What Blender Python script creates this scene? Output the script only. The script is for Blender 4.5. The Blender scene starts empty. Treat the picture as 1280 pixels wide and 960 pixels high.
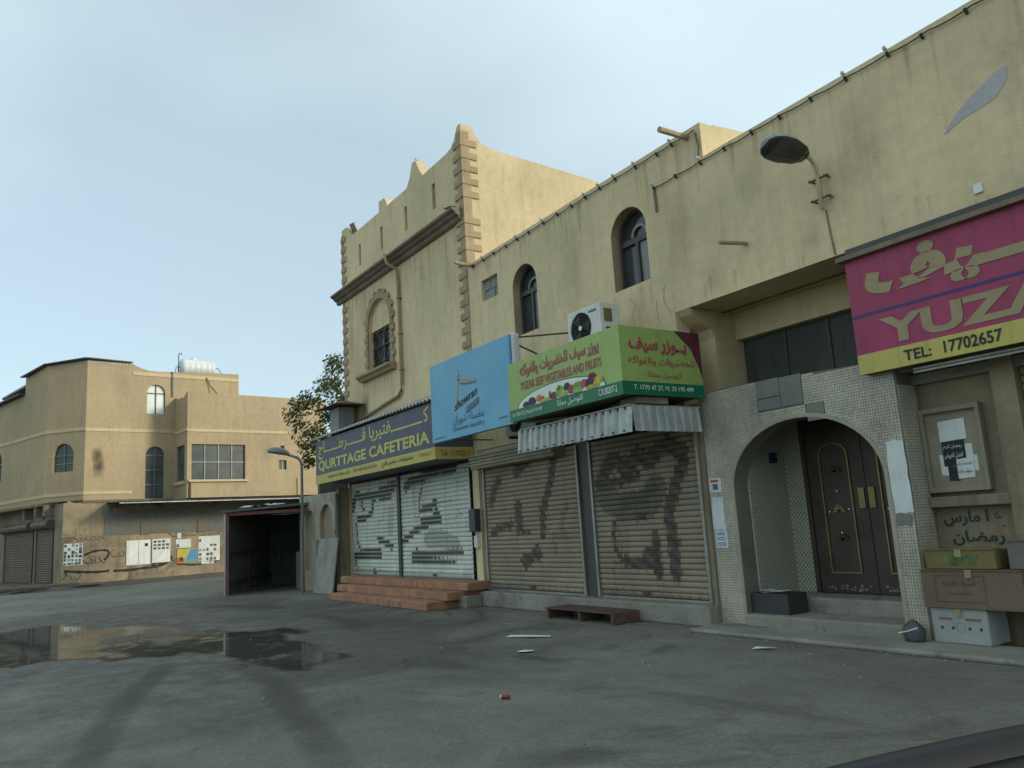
import bpy, bmesh, math, random
import numpy as np
from mathutils import Vector, Matrix, noise
from mathutils.geometry import tessellate_polygon, delaunay_2d_cdt
random.seed(7)
SC = bpy.context.scene
COL = SC.collection
rad = math.radians

# ------------------------------------------------------------------ camera
# X runs along the shop fronts (towards the right), Y into the buildings, Z up
CAM_POS = Vector((0, -7.5, 1.35))
PITCH, ROLL, HEAD = rad(10.0), rad(3.5), rad(33.75)
fh = Vector((-math.cos(HEAD), math.sin(HEAD), 0)); rh = Vector((math.sin(HEAD), math.cos(HEAD), 0)); zz = Vector((0, 0, 1))
fw = math.cos(PITCH) * fh + math.sin(PITCH) * zz
cu_ = -math.sin(PITCH) * fh + math.cos(PITCH) * zz
cr = math.cos(ROLL) * rh - math.sin(ROLL) * cu_
cup = math.sin(ROLL) * rh + math.cos(ROLL) * cu_
cd = bpy.data.cameras.new('camera'); cam = bpy.data.objects.new('camera', cd); COL.objects.link(cam)
cam.matrix_world = Matrix(((cr.x, cup.x, -fw.x, CAM_POS.x), (cr.y, cup.y, -fw.y, CAM_POS.y), (cr.z, cup.z, -fw.z, CAM_POS.z), (0, 0, 0, 1)))
cd.sensor_width = 36; cd.lens = 36 * 1000 / 1280; cd.clip_start = .05; cd.clip_end = 3000
SC.camera = cam
# ------------------------------------------------------------------ sky, sun, exposure
SUN_EL, SUN_AZ = 17.0, 38.0            # azimuth measured from +X towards +Y
w = bpy.data.worlds.new('World'); SC.world = w; w.use_nodes = True
nt = w.node_tree; bg = nt.nodes['Background']
sky = nt.nodes.new('ShaderNodeTexSky'); sky.sky_type = 'NISHITA'; sky.sun_disc = False
sky.sun_elevation = rad(SUN_EL); sky.sun_rotation = rad(90 - SUN_AZ)
sky.air_density = 1.0; sky.dust_density = .8; sky.ozone_density = 1.6; sky.altitude = 0
tc = nt.nodes.new('ShaderNodeTexCoord'); mp = nt.nodes.new('ShaderNodeMapping'); mp.inputs['Scale'].default_value = (1.0, 1.0, 1.6); mp.inputs['Location'].default_value = (3, 1, 0)
cn = nt.nodes.new('ShaderNodeTexNoise'); cn.inputs['Scale'].default_value = 1.3; cn.inputs['Detail'].default_value = 4; cn.inputs['Roughness'].default_value = .42
crp = nt.nodes.new('ShaderNodeMapRange'); crp.inputs['From Min'].default_value = .36; crp.inputs['From Max'].default_value = .74
crp.inputs['To Min'].default_value = .46; crp.inputs['To Max'].default_value = .86
mx = nt.nodes.new('ShaderNodeMix'); mx.data_type = 'RGBA'
lp = nt.links.new
lp(tc.outputs['Generated'], mp.inputs['Vector']); lp(mp.outputs['Vector'], cn.inputs['Vector']); lp(cn.outputs['Fac'], crp.inputs['Value'])
lp(crp.outputs['Result'], mx.inputs['Factor']); lp(sky.outputs['Color'], mx.inputs['A'])
mx.inputs['B'].default_value = (7.0, 8.6, 9.1, 1)      # thin bright haze veil
lp(mx.outputs['Result'], bg.inputs['Color']); bg.inputs['Strength'].default_value = 0.108
sd = bpy.data.lights.new('sun', 'SUN'); sun = bpy.data.objects.new('sun', sd); COL.objects.link(sun)
sd.energy = 2.0; sd.angle = rad(12); sd.color = (1, .92, .75)
to_sun = Vector((math.cos(rad(SUN_EL)) * math.cos(rad(SUN_AZ)), math.cos(rad(SUN_EL)) * math.sin(rad(SUN_AZ)), math.sin(rad(SUN_EL))))
sun.rotation_euler = to_sun.to_track_quat('Z', 'Y').to_euler(); sun.location = (20, 20, 30)
cy = SC.cycles; cy.max_bounces = 6; cy.diffuse_bounces = 3; cy.glossy_bounces = 3; cy.transmission_bounces = 2; cy.transparent_max_bounces = 6; cy.caustics_reflective = False; cy.caustics_refractive = False
vs = SC.view_settings; vs.view_transform = 'Standard'; vs.look = 'None'; vs.gamma = 1; vs.use_curve_mapping = False; vs.exposure = 0.3

# ------------------------------------------------------------------ materials
def node(t, k, **kw):
    n = t.nodes.new(k)
    for a, b in kw.items():
        if a in n.inputs: n.inputs[a].default_value = b
        else: setattr(n, a, b)
    return n
MATS = {}
def mat(name, col, rough=.8, var=.12, scale=2.0, streak=0.0, bump=.15, bscale=60, metal=0.0, spec=.4, tint=None, tint_amt=0, spots=0.0, attr=False, fine=.06):
    if name in MATS: return MATS[name]
    m = bpy.data.materials.new(name); m.use_nodes = True; t = m.node_tree; L = t.links.new
    b = t.nodes['Principled BSDF']; b.inputs['Roughness'].default_value = rough; b.inputs['Metallic'].default_value = metal
    b.inputs['Specular IOR Level'].default_value = spec
    co = node(t, 'ShaderNodeTexCoord').outputs['Object']
    n1 = node(t, 'ShaderNodeTexNoise', Scale=scale, Detail=4, Roughness=.6); L(co, n1.inputs['Vector'])
    r1 = node(t, 'ShaderNodeMapRange'); r1.inputs['From Min'].default_value = .3; r1.inputs['From Max'].default_value = .7
    r1.inputs['To Min'].default_value = 1 - var; r1.inputs['To Max'].default_value = 1 + var; L(n1.outputs['Fac'], r1.inputs['Value'])
    cur = r1.outputs['Result']
    def mul(a, b_):
        k = node(t, 'ShaderNodeMath', operation='MULTIPLY'); L(a, k.inputs[0]); L(b_, k.inputs[1]); return k.outputs[0]
    if fine:
        n3 = node(t, 'ShaderNodeTexNoise', Scale=scale * 14, Detail=2); L(co, n3.inputs['Vector'])
        r3 = node(t, 'ShaderNodeMapRange'); r3.inputs['From Min'].default_value = .3; r3.inputs['From Max'].default_value = .7
        r3.inputs['To Min'].default_value = 1 - fine; r3.inputs['To Max'].default_value = 1 + fine; L(n3.outputs['Fac'], r3.inputs['Value']); cur = mul(cur, r3.outputs['Result'])
    if streak:
        mpn = node(t, 'ShaderNodeMapping'); mpn.inputs['Scale'].default_value = (4, 4, .35); L(co, mpn.inputs['Vector'])
        n2 = node(t, 'ShaderNodeTexNoise', Scale=1.6, Detail=5, Roughness=.7); L(mpn.outputs['Vector'], n2.inputs['Vector'])
        r2 = node(t, 'ShaderNodeMapRange'); r2.inputs['From Min'].default_value = .5; r2.inputs['From Max'].default_value = .78
        r2.inputs['To Min'].default_value = 1; r2.inputs['To Max'].default_value = 1 - streak; L(n2.outputs['Fac'], r2.inputs['Value']); cur = mul(cur, r2.outputs['Result'])
    if spots:
        n4 = node(t, 'ShaderNodeTexNoise', Scale=scale * .9, Detail=6, Roughness=.75); n4.inputs['Distortion'].default_value = .6; L(co, n4.inputs['Vector'])
        r4 = node(t, 'ShaderNodeMapRange'); r4.inputs['From Min'].default_value = .56; r4.inputs['From Max'].default_value = .66
        r4.inputs['To Min'].default_value = 1; r4.inputs['To Max'].default_value = 1 - spots; L(n4.outputs['Fac'], r4.inputs['Value']); cur = mul(cur, r4.outputs['Result'])
    base = node(t, 'ShaderNodeRGB'); base.outputs[0].default_value = (*col, 1); bc = base.outputs[0]
    if tint:
        n5 = node(t, 'ShaderNodeTexNoise', Scale=scale * .6, Detail=3); L(co, n5.inputs['Vector'])
        r5 = node(t, 'ShaderNodeMapRange'); r5.inputs['From Min'].default_value = .4; r5.inputs['From Max'].default_value = .68; r5.inputs['To Max'].default_value = tint_amt
        L(n5.outputs['Fac'], r5.inputs['Value'])
        k = node(t, 'ShaderNodeMix', data_type='RGBA'); L(r5.outputs['Result'], k.inputs['Factor']); L(bc, k.inputs['A']); k.inputs['B'].default_value = (*tint, 1); bc = k.outputs['Result']
    sc_ = node(t, 'ShaderNodeVectorMath', operation='SCALE'); L(bc, sc_.inputs[0]); L(cur, sc_.inputs['Scale'])
    out = sc_.outputs['Vector']
    if attr:   # sprayed paint stored on the mesh points
        at = node(t, 'ShaderNodeAttribute', attribute_name='paint')
        k = node(t, 'ShaderNodeMix', data_type='RGBA'); L(at.outputs['Alpha'], k.inputs['Factor']); L(out, k.inputs['A']); L(at.outputs['Color'], k.inputs['B']); out = k.outputs['Result']
    L(out, b.inputs['Base Color'])
    if bump:
        nb = node(t, 'ShaderNodeTexNoise', Scale=bscale, Detail=3, Roughness=.6); L(co, nb.inputs['Vector'])
        bp = node(t, 'ShaderNodeBump', Strength=bump, Distance=.02); L(nb.outputs['Fac'], bp.inputs['Height']); L(bp.outputs['Normal'], b.inputs['Normal'])
    MATS[name] = m; return m
def flat(name, col, rough=.5, **k):
    return mat(name, col, rough, var=k.pop('var', .1), scale=k.pop('scale', 3), bump=k.pop('bump', 0), **k)

PLASTER = mat('plaster_beige', (.66, .54, .325), .92, var=.14, scale=.55, streak=.2, bump=.35, bscale=45, tint=(.54, .435, .265), tint_amt=.6)
PLASTER_B = mat('plaster_ochre', (.43, .335, .20), .92, var=.1, scale=.45, streak=.2, bump=.3, bscale=40, tint=(.34, .275, .185), tint_amt=.5)
PLASTER_LOW = mat('plaster_grimy_shaded', (.28, .23, .145), .92, var=.22, scale=1.1, streak=.45, bump=.4, bscale=40, spots=.35, tint=(.2, .17, .13), tint_amt=.8)  # grime, with the shade of the right bay also darkened into the base
BAND = mat('band_cream', (.56, .45, .27), .9, var=.08, streak=.2)
QUOIN = mat('quoin_brown', (.38, .285, .175), .9, var=.14, streak=.3, bump=.25)
CORN = mat('cornice_brown', (.2, .155, .115), .85, var=.25, streak=.3, bump=.25)
CONC = mat('concrete', (.25, .24, .2), .95, var=.22, scale=1.6, spots=.4, bump=.5, bscale=30)
CEMENT = mat('cement_render', (.16, .165, .15), .95, var=.16, scale=.8, streak=.2, bump=.3)
BLOCK = mat('cement_block', (.26, .28, .28), .95, var=.15, scale=4, bump=.4)
DARK = flat('painted_dark_depth', (.012, .013, .012), .9)  # near-black colour standing in for unlit depth
GLASS = mat('dark_glass', (.045, .052, .05), .12, var=.3, scale=1.5, bump=.02, bscale=4, spec=.5)
GLASS_L = mat('pale_curtain_glass', (.16, .18, .17), .2, var=.35, scale=3, bump=0, spec=.5, fine=0)
WHITEWIN = mat('painted_glare_pane', (.72, .76, .7), .25, var=.1, bump=0)  # light reflected by the glass, painted as a near-white pane colour
ALU = mat('grey_aluminium', (.2, .21, .2), .45, metal=.5, var=.15, bump=.05)
FRAME_D = flat('dark_frame', (.06, .062, .056), .5)
FRAME_W = flat('white_frame', (.5, .5, .46), .5)
STEEL = mat('galvanised_sheet', (.40, .43, .40), .55, metal=.3, var=.25, scale=3, streak=.45, spots=.25, bump=.1)
RUST = mat('rusty_steel', (.13, .07, .05), .8, var=.35, scale=6, bump=.2)
RUSTRED = mat('red_oxide_steel', (.16, .06, .045), .7, var=.3, scale=5, bump=.1)
SHUT_W = mat('shutter_white', (.60, .64, .56), .55, var=.14, scale=1.6, streak=.3, spots=.2, bump=.08, attr=True, metal=.1)
SHUT_B = mat('shutter_beige', (.29, .245, .17), .6, var=.18, scale=1.3, streak=.3, spots=.25, bump=.08, attr=True, metal=.1)
SHUT_BR = mat('shutter_brown', (.13, .095, .07), .6, var=.2, scale=1.3, streak=.25, bump=.08, attr=True)
RAIL = mat('rail_metal', (.3, .3, .26), .45, metal=.5, var=.2, streak=.3)
DOORBLK = mat('black_iron_door', (.07, .057, .044), .5, var=.3, metal=.3, bump=.1)
GOLD = mat('gold_paint', (.25, .18, .08), .4, metal=.5, var=.25)
WHITE = flat('white_paint', (.7, .72, .68), .5, streak=.2)
ACW = mat('ac_white', (.62, .64, .58), .5, var=.1, streak=.3, bump=0)
PAPER = mat('white_paper', (.62, .66, .64), .8, var=.12, scale=4, streak=.15, bump=.1)
BLACKP = flat('black_plastic', (.04, .042, .04), .5)
TILEW = mat('mosaic_white', (.47, .44, .35), .3, var=.2, scale=2.2, streak=.25, bump=.05, fine=.15)
GROUT = mat('grout', (.17, .155, .12), .9, var=.2)
STARW = mat('star_tile_white', (.42, .42, .34), .3, var=.12, scale=2, bump=.05)
ORANGE = mat('orange_step_tile', (.36, .18, .105), .7, var=.28, scale=2.5, streak=.35, spots=.4, bump=.25)
WOOD = mat('brown_board', (.10, .065, .045), .85, var=.3, scale=5, bump=.3)
CARD = mat('cardboard', (.16, .12, .078), .9, var=.15, bump=.1)  # tone lowered to carry the shade of the carton bay
CARD_Y = mat('yellow_carton', (.18, .14, .055), .9, var=.15, bump=.1)  # yellow darkened for the shade under the magenta sign
CARD_W = mat('white_carton', (.29, .31, .295), .85, var=.15, bump=.1)  # white greyed down, the bay's shade is in the colour
NAVY = mat('navy_sign', (.07, .08, .125), .5, var=.12, streak=.25, bump=.04)
YEL = mat('yellow_sign', (.50, .43, .11), .55, var=.08, streak=.25, bump=.03)
YELT = flat('yellow_letter', (.55, .50, .13), .55)
BLUE = mat('blue_sign', (.12, .37, .55), .45, var=.07, streak=.1, bump=.35, bscale=2.2, tint=(.2, .44, .57), tint_amt=.5)
GREEN = mat('green_sign', (.31, .43, .12), .45, var=.08, scale=1.2, streak=.15, bump=.35, bscale=2.2, tint=(.37, .45, .15), tint_amt=.6)
GREEN_D = flat('dark_green_strip', (.01, .16, .07), .45, streak=.2)
MAG = mat('magenta_sign', (.32, .035, .095), .45, var=.16, streak=.3, bump=.35, bscale=2.2)
GOLDT = flat('dull_gold_letter', (.31, .25, .13), .5)
REDT = flat('red_letter', (.36, .08, .07), .5)
BLKT = flat('black_letter', (.02, .02, .03), .6)
WHT = flat('white_letter', (.72, .76, .7), .6)
BLUET = flat('blue_letter', (.06, .16, .42), .6)
GREYT = flat('grey_letter', (.10, .12, .13), .6)
ORNT = flat('orange_line', (.55, .27, .07), .6)
NAVYL = flat('navy_line', (.05, .03, .16), .5)
LEAF = mat('leaf_green', (.09, .12, .05), .6, var=.35, scale=1.2, bump=0, tint=(.10, .11, .04), tint_amt=.8)
BARK = mat('bark', (.09, .07, .05), .9, var=.3, bump=.5)
TANK = mat('tank_white', (.62, .66, .66), .45, var=.08, bump=0)
LAMPG = mat('lamp_grey', (.22, .25, .25), .45, var=.15, scale=5, streak=.2, bump=.05)
SPRAY = flat('black_spray', (.03, .032, .03), .8, var=.3)
SPRAY_G = flat('teal_spray', (.02, .05, .045), .8, var=.3)
ANTH = flat('grey_patch_paint', (.24, .24, .28), .9, var=.12)
DIRT = mat('dirt', (.12, .105, .08), .95, var=.3, scale=3, spots=.3, bump=.8, bscale=20)
DASH = mat('dash_vinyl', (.035, .035, .032), .6, var=.15, bump=.3, bscale=300)
DASHT = mat('dash_trim', (.012, .013, .015), .45, bump=0)
BIRD = flat('bird_grey', (.04, .04, .045), .7)

def leafify(m):
    t = m.node_tree; b = t.nodes['Principled BSDF']
    b.inputs['Subsurface Weight'].default_value = 0
    tr = node(t, 'ShaderNodeBsdfTranslucent'); tr.inputs['Color'].default_value = (.12, .16, .04, 1)
    mixs = node(t, 'ShaderNodeMixShader'); mixs.inputs[0].default_value = .3
    t.links.new(b.outputs[0], mixs.inputs[1]); t.links.new(tr.outputs[0], mixs.inputs[2]); t.links.new(mixs.outputs[0], t.nodes['Material Output'].inputs['Surface'])
leafify(LEAF)

# ------------------------------------------------------------------ mesh helpers
def in_poly(x, z, P):
    c = False; j = len(P) - 1
    for i in range(len(P)):
        if (P[i][1] > z) != (P[j][1] > z) and x < (P[j][0] - P[i][0]) * (z - P[i][1]) / (P[j][1] - P[i][1]) + P[i][0]: c = not c
        j = i
    return c
class MB:
    def __init__(s): s.v = []; s.f = []
    def add(s, vs, fs):
        o = len(s.v); s.v += [tuple(p) for p in vs]; s.f += [tuple(i + o for i in f) for f in fs]; return s
    def box(s, x0, x1, y0, y1, z0, z1):
        return s.add([(x0, y0, z0), (x1, y0, z0), (x1, y1, z0), (x0, y1, z0), (x0, y0, z1), (x1, y0, z1), (x1, y1, z1), (x0, y1, z1)],
                     [(0, 3, 2, 1), (4, 5, 6, 7), (0, 1, 5, 4), (1, 2, 6, 5), (2, 3, 7, 6), (3, 0, 4, 7)])
    def obox(s, c, sx, sy, sz, M=None):
        b = MB().box(-sx / 2, sx / 2, -sy / 2, sy / 2, -sz / 2, sz / 2); M = M or Matrix.Identity(3)
        return s.add([Vector(c) + M @ Vector(p) for p in b.v], b.f)
    def prism(s, outer, holes=(), w0=0, w1=.1, fn=None):
        """polygon (u,v) with holes, extruded from w0 to w1; fn maps (u,v,w) to xyz (default u=x, v=z, w=y)"""
        fn = fn or (lambda u, v, w_: (u, w_, v))
        loops = [list(outer)] + [list(h) for h in holes]
        pts = [p for l in loops for p in l]; n = len(pts); edges = []; o = 0
        for l in loops: edges += [(o + i, o + (i + 1) % len(l)) for i in range(len(l))]; o += len(l)
        cv, _, cf, ov, _, _ = delaunay_2d_cdt([Vector(p) for p in pts], edges, [], 0, 1e-6)
        tris = []
        if not all(ov): cf = []; tris = [tuple(t) for t in tessellate_polygon([[Vector((p[0], p[1], 0)) for p in l] for l in loops])]
        for f in cf:
            cx, cy = sum(cv[i].x for i in f) / 3, sum(cv[i].y for i in f) / 3
            if sum(in_poly(cx, cy, l) for l in loops) % 2: tris.append(tuple(ov[i][0] for i in f))
        vs = [fn(p[0], p[1], w0) for p in pts] + [fn(p[0], p[1], w1) for p in pts]
        fs = [tuple(t) for t in tris] + [tuple(i + n for i in reversed(t)) for t in tris]
        o = 0
        for l in loops:
            k = len(l)
            for i in range(k):
                a, b = o + i, o + (i + 1) % k; fs.append((a, b, b + n, a + n))
            o += k
        return s.add(vs, fs)
    def tube(s, pts, r, n=8, r1=None, cap=True):
        pts = [Vector(p) for p in pts]; k = len(pts); rings = []
        up = Vector((0, 0, 1))
        for i, p in enumerate(pts):
            d = (pts[min(i + 1, k - 1)] - pts[max(i - 1, 0)]).normalized()
            a = d.cross(up); a = a if a.length > .05 else d.cross(Vector((1, 0, 0))); a.normalize(); b = a.cross(d).normalized()
            rr = r if r1 is None else r + (r1 - r) * i / (k - 1)
            rings.append([p + rr * (math.cos(2 * math.pi * j / n) * a + math.sin(2 * math.pi * j / n) * b) for j in range(n)])
        vs = [q for R in rings for q in R]; fs = []
        for i in range(k - 1):
            for j in range(n): fs.append((i * n + j, i * n + (j + 1) % n, (i + 1) * n + (j + 1) % n, (i + 1) * n + j))
        if cap: fs += [tuple(range(n))[::-1], tuple((k - 1) * n + j for j in range(n))]
        return s.add(vs, fs)
    def loft(s, rings, cap=True, closed=True):
        n = len(rings[0]); vs = [q for R in rings for q in R]; fs = []
        for i in range(len(rings) - 1):
            for j in range(n if closed else n - 1): fs.append((i * n + j, i * n + (j + 1) % n, (i + 1) * n + (j + 1) % n, (i + 1) * n + j))
        if cap and closed: fs += [tuple(range(n))[::-1], tuple((len(rings) - 1) * n + j for j in range(n))]
        return s.add(vs, fs)
    def ribbon(s, pts, wd, fn):
        """flat stroke on a plane: pts (u,v), fn(u,v)->xyz"""
        p = [Vector((a, b)) for a, b in pts]; vs = []
        for i in range(len(p)):
            d = (p[min(i + 1, len(p) - 1)] - p[max(i - 1, 0)]); d = d.normalized() if d.length > 0 else Vector((1, 0)); nrm = Vector((-d.y, d.x))
            k = wd * (.75 + .5 * random.random()) / 2
            vs += [fn(*(p[i] + nrm * k)), fn(*(p[i] - nrm * k))]
        return s.add(vs, [(2 * i, 2 * i + 1, 2 * i + 3, 2 * i + 2) for i in range(len(p) - 1)])
def arc(cx, cz, rx, rz, a0, a1, n):
    return [(cx + rx * math.cos(rad(a0 + (a1 - a0) * i / n)), cz + rz * math.sin(rad(a0 + (a1 - a0) * i / n))) for i in range(n + 1)]
def arched(x0, x1, z0, zs, n=12, rz=None):
    """outline of an arched opening, counter-clockwise"""
    r = (x1 - x0) / 2; return [(x0, z0), (x1, z0)] + arc((x0 + x1) / 2, zs, r, rz or r, 0, 180, n)
def rect(x0, x1, z0, z1): return [(x0, z0), (x1, z0), (x1, z1), (x0, z1)]

TM = {}
def thing(name, label, cat, loc=(0, 0, 0), rz=0, group=None):
    o = bpy.data.objects.new(name, None); COL.objects.link(o); o.location = loc; o.rotation_euler = (0, 0, rz); o.empty_display_size = .2
    o['label'] = label; o['category'] = cat
    if group: o['group'] = group
    TM[o.name] = Matrix.Translation(loc) @ Matrix.Rotation(rz, 4, 'Z'); return o
def obj(name, mb, m, parent=None, bevel=0, smooth=False, local=False, label=None, kind=None):
    if isinstance(mb, bpy.types.Mesh): me = mb
    else:
        me = bpy.data.meshes.new(name); me.from_pydata([tuple(v) for v in mb.v], [], mb.f)
        bm = bmesh.new(); bm.from_mesh(me); bmesh.ops.recalc_face_normals(bm, faces=bm.faces); bm.to_mesh(me); bm.free()
    me.materials.clear(); me.materials.append(m)
    if parent is not None and not local: me.transform(TM[parent.name].inverted())
    if smooth: me.shade_smooth()
    o = bpy.data.objects.new(name, me); COL.objects.link(o)
    if parent is not None: o.parent = parent; TM[o.name] = TM[parent.name]
    else: TM[o.name] = Matrix.Identity(4)
    if bevel:
        b = o.modifiers.new('edge', 'BEVEL'); b.width = bevel; b.segments = 2; b.limit_method = 'ANGLE'; b.angle_limit = rad(40)
    if label: o['label'] = label
    if kind: o['kind'] = kind
    return o
def tag(o, label, cat, group=None):
    o['label'] = label; o['category'] = cat
    if group: o['group'] = group
    return o
def struct(name, mb, m, kind='structure', **k):
    o = obj(name, mb, m, **k); o['kind'] = kind; return o

# --- lettering
AR = {'ا': (0xFE8D, 2), 'ب': (0xFE8F, 4), 'ة': (0xFE93, 2), 'ت': (0xFE95, 4), 'ث': (0xFE99, 4), 'ج': (0xFE9D, 4), 'ح': (0xFEA1, 4), 'خ': (0xFEA5, 4), 'د': (0xFEA9, 2), 'ذ': (0xFEAB, 2), 'ر': (0xFEAD, 2), 'ز': (0xFEAF, 2),
      'س': (0xFEB1, 4), 'ش': (0xFEB5, 4), 'ص': (0xFEB9, 4), 'ض': (0xFEBD, 4), 'ط': (0xFEC1, 4), 'ظ': (0xFEC5, 4), 'ع': (0xFEC9, 4), 'غ': (0xFECD, 4), 'ف': (0xFED1, 4), 'ق': (0xFED5, 4), 'ك': (0xFED9, 4), 'ل': (0xFEDD, 4),
      'م': (0xFEE1, 4), 'ن': (0xFEE5, 4), 'ه': (0xFEE9, 4), 'و': (0xFEED, 2), 'ي': (0xFEF1, 4)}
def arabic(s):
    out = []
    def joins_next(c): return c == 'ـ' or (c in AR and AR[c][1] == 4)
    def joinable(c): return c == 'ـ' or c in AR
    for i, c in enumerate(s):
        if c not in AR: out.append(c); continue
        p = i > 0 and joins_next(s[i - 1]); n = AR[c][1] == 4 and i + 1 < len(s) and joinable(s[i + 1])
        base = AR[c][0]; out.append(chr(base + (3 if p and n else 1 if p else 2 if n else 0)))
    return ''.join(reversed(out))
def front(Y): return lambda u, v, t=0: (u, Y - t, v)          # faces the street
def side(X): return lambda u, v, t=0: (X + t, u, v)            # faces +X
def _dim(body):
    cu = bpy.data.curves.new('m', 'FONT'); cu.body = body; o = bpy.data.objects.new('m', cu); COL.objects.link(o); bpy.context.view_layer.update()
    me = bpy.data.meshes.new_from_object(o.evaluated_get(bpy.context.evaluated_depsgraph_get())); c = np.array([v.co[:2] for v in me.vertices])
    bpy.data.objects.remove(o); bpy.data.curves.remove(cu); bpy.data.meshes.remove(me); return c
def _adv(s_): return np.ptp(_dim('|' + s_ + '|')[:, 0]) - np.ptp(_dim('||')[:, 0])
def text(body, fn, u0, v0, wdt, hgt, m, parent, bold=.0, thick=.004, shear=0, slope=0, name='lettering'):
    bars = []
    if 'ـ' in body:      # stretched joining strokes are drawn as bars on the base line
        g_ = _dim(chr(0xFE92)); lo = g_[g_[:, 0] < g_[:, 0].min() + .01]; b0, b1 = lo[:, 1].min(), lo[:, 1].max()
        body = body.replace('ـ', '  '); k = 0
        while '  ' in body[k:]:
            i = body.index('  ', k); j = i
            while j < len(body) and body[j] == ' ': j += 1
            bars.append((_adv(body[:i]), _adv(body[:j]))); k = j
    cu = bpy.data.curves.new('txt', 'FONT'); cu.body = body; cu.resolution_u = 3; cu.offset = bold; cu.shear = shear
    o = bpy.data.objects.new('txt', cu); COL.objects.link(o); bpy.context.view_layer.update()
    me = bpy.data.meshes.new_from_object(o.evaluated_get(bpy.context.evaluated_depsgraph_get()))
    bpy.data.objects.remove(o); bpy.data.curves.remove(cu)
    if not len(me.vertices): return None
    if bars:
        bm = bmesh.new(); bm.from_mesh(me); off = np.array([v.co.x for v in me.vertices]).min() - _dim(body)[:, 0].min()
        for x0_, x1_ in bars: bm.faces.new([bm.verts.new((x, y, 0)) for x, y in ((x0_ - .07, b0 - bold), (x1_ + .07, b0 - bold), (x1_ + .07, b1 + bold + .06), (x0_ - .07, b1 + bold + .06))])
        bm.to_mesh(me); bm.free()
    # letters that touch are set at slightly different heights so that no two faces share a plane
    bm = bmesh.new(); bm.from_mesh(me); bmesh.ops.remove_doubles(bm, verts=bm.verts, dist=1e-5); bm.verts.index_update(); lev = {}; isl = 0
    for vv in bm.verts:
        if vv in lev: continue
        st_ = [vv]; lev[vv] = isl
        while st_:
            for e_ in st_.pop().link_edges:
                for v1 in e_.verts:
                    if v1 not in lev: lev[v1] = isl; st_.append(v1)
        isl += 1
    zoff = np.array([(lev[v] % 5) * .0005 for v in bm.verts]); isl_ids = [lev[v] for v in bm.verts]; bm.to_mesh(me); bm.free()
    c = np.array([v.co[:] for v in me.vertices]); mn, mxx = c.min(0), c.max(0); d = np.maximum(mxx - mn, 1e-6)
    ids = np.array(isl_ids); lo_ = {k: (c[ids == k, 0].min(), c[ids == k, 0].max()) for k in set(isl_ids)}; word = {}; end = None; wi = -1
    for k in sorted(lo_, key=lambda q: lo_[q][0]):
        if end is None or lo_[k][0] - end > .15: wi += 1
        word[k] = wi; end = lo_[k][1] if end is None else max(end, lo_[k][1])
    for v, p, zo in zip(me.vertices, c, zoff):
        uu = (p[0] - mn[0]) / d[0]
        v.co = fn(u0 + wdt * uu, v0 + hgt * (p[1] - mn[1]) / d[1] + slope * uu, thick + zo)
    if wi < 1: return obj(name, me, m, parent)
    for q in range(wi + 1):      # one part for each word
        m2 = me.copy(); bm = bmesh.new(); bm.from_mesh(m2); bm.verts.ensure_lookup_table()
        bmesh.ops.delete(bm, geom=[bm.verts[i] for i in range(len(isl_ids)) if word[isl_ids[i]] != q], context='VERTS'); bm.to_mesh(m2); bm.free(); obj(name, m2, m, parent)
    bpy.data.meshes.remove(me)

def seg_dist(U, V, p, q):
    px, pz = p; dx, dz = q[0] - px, q[1] - pz; L2 = dx * dx + dz * dz + 1e-9
    t = np.clip(((U - px) * dx + (V - pz) * dz) / L2, 0, 1)
    return np.hypot(U - px - t * dx, V - pz - t * dz)
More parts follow.
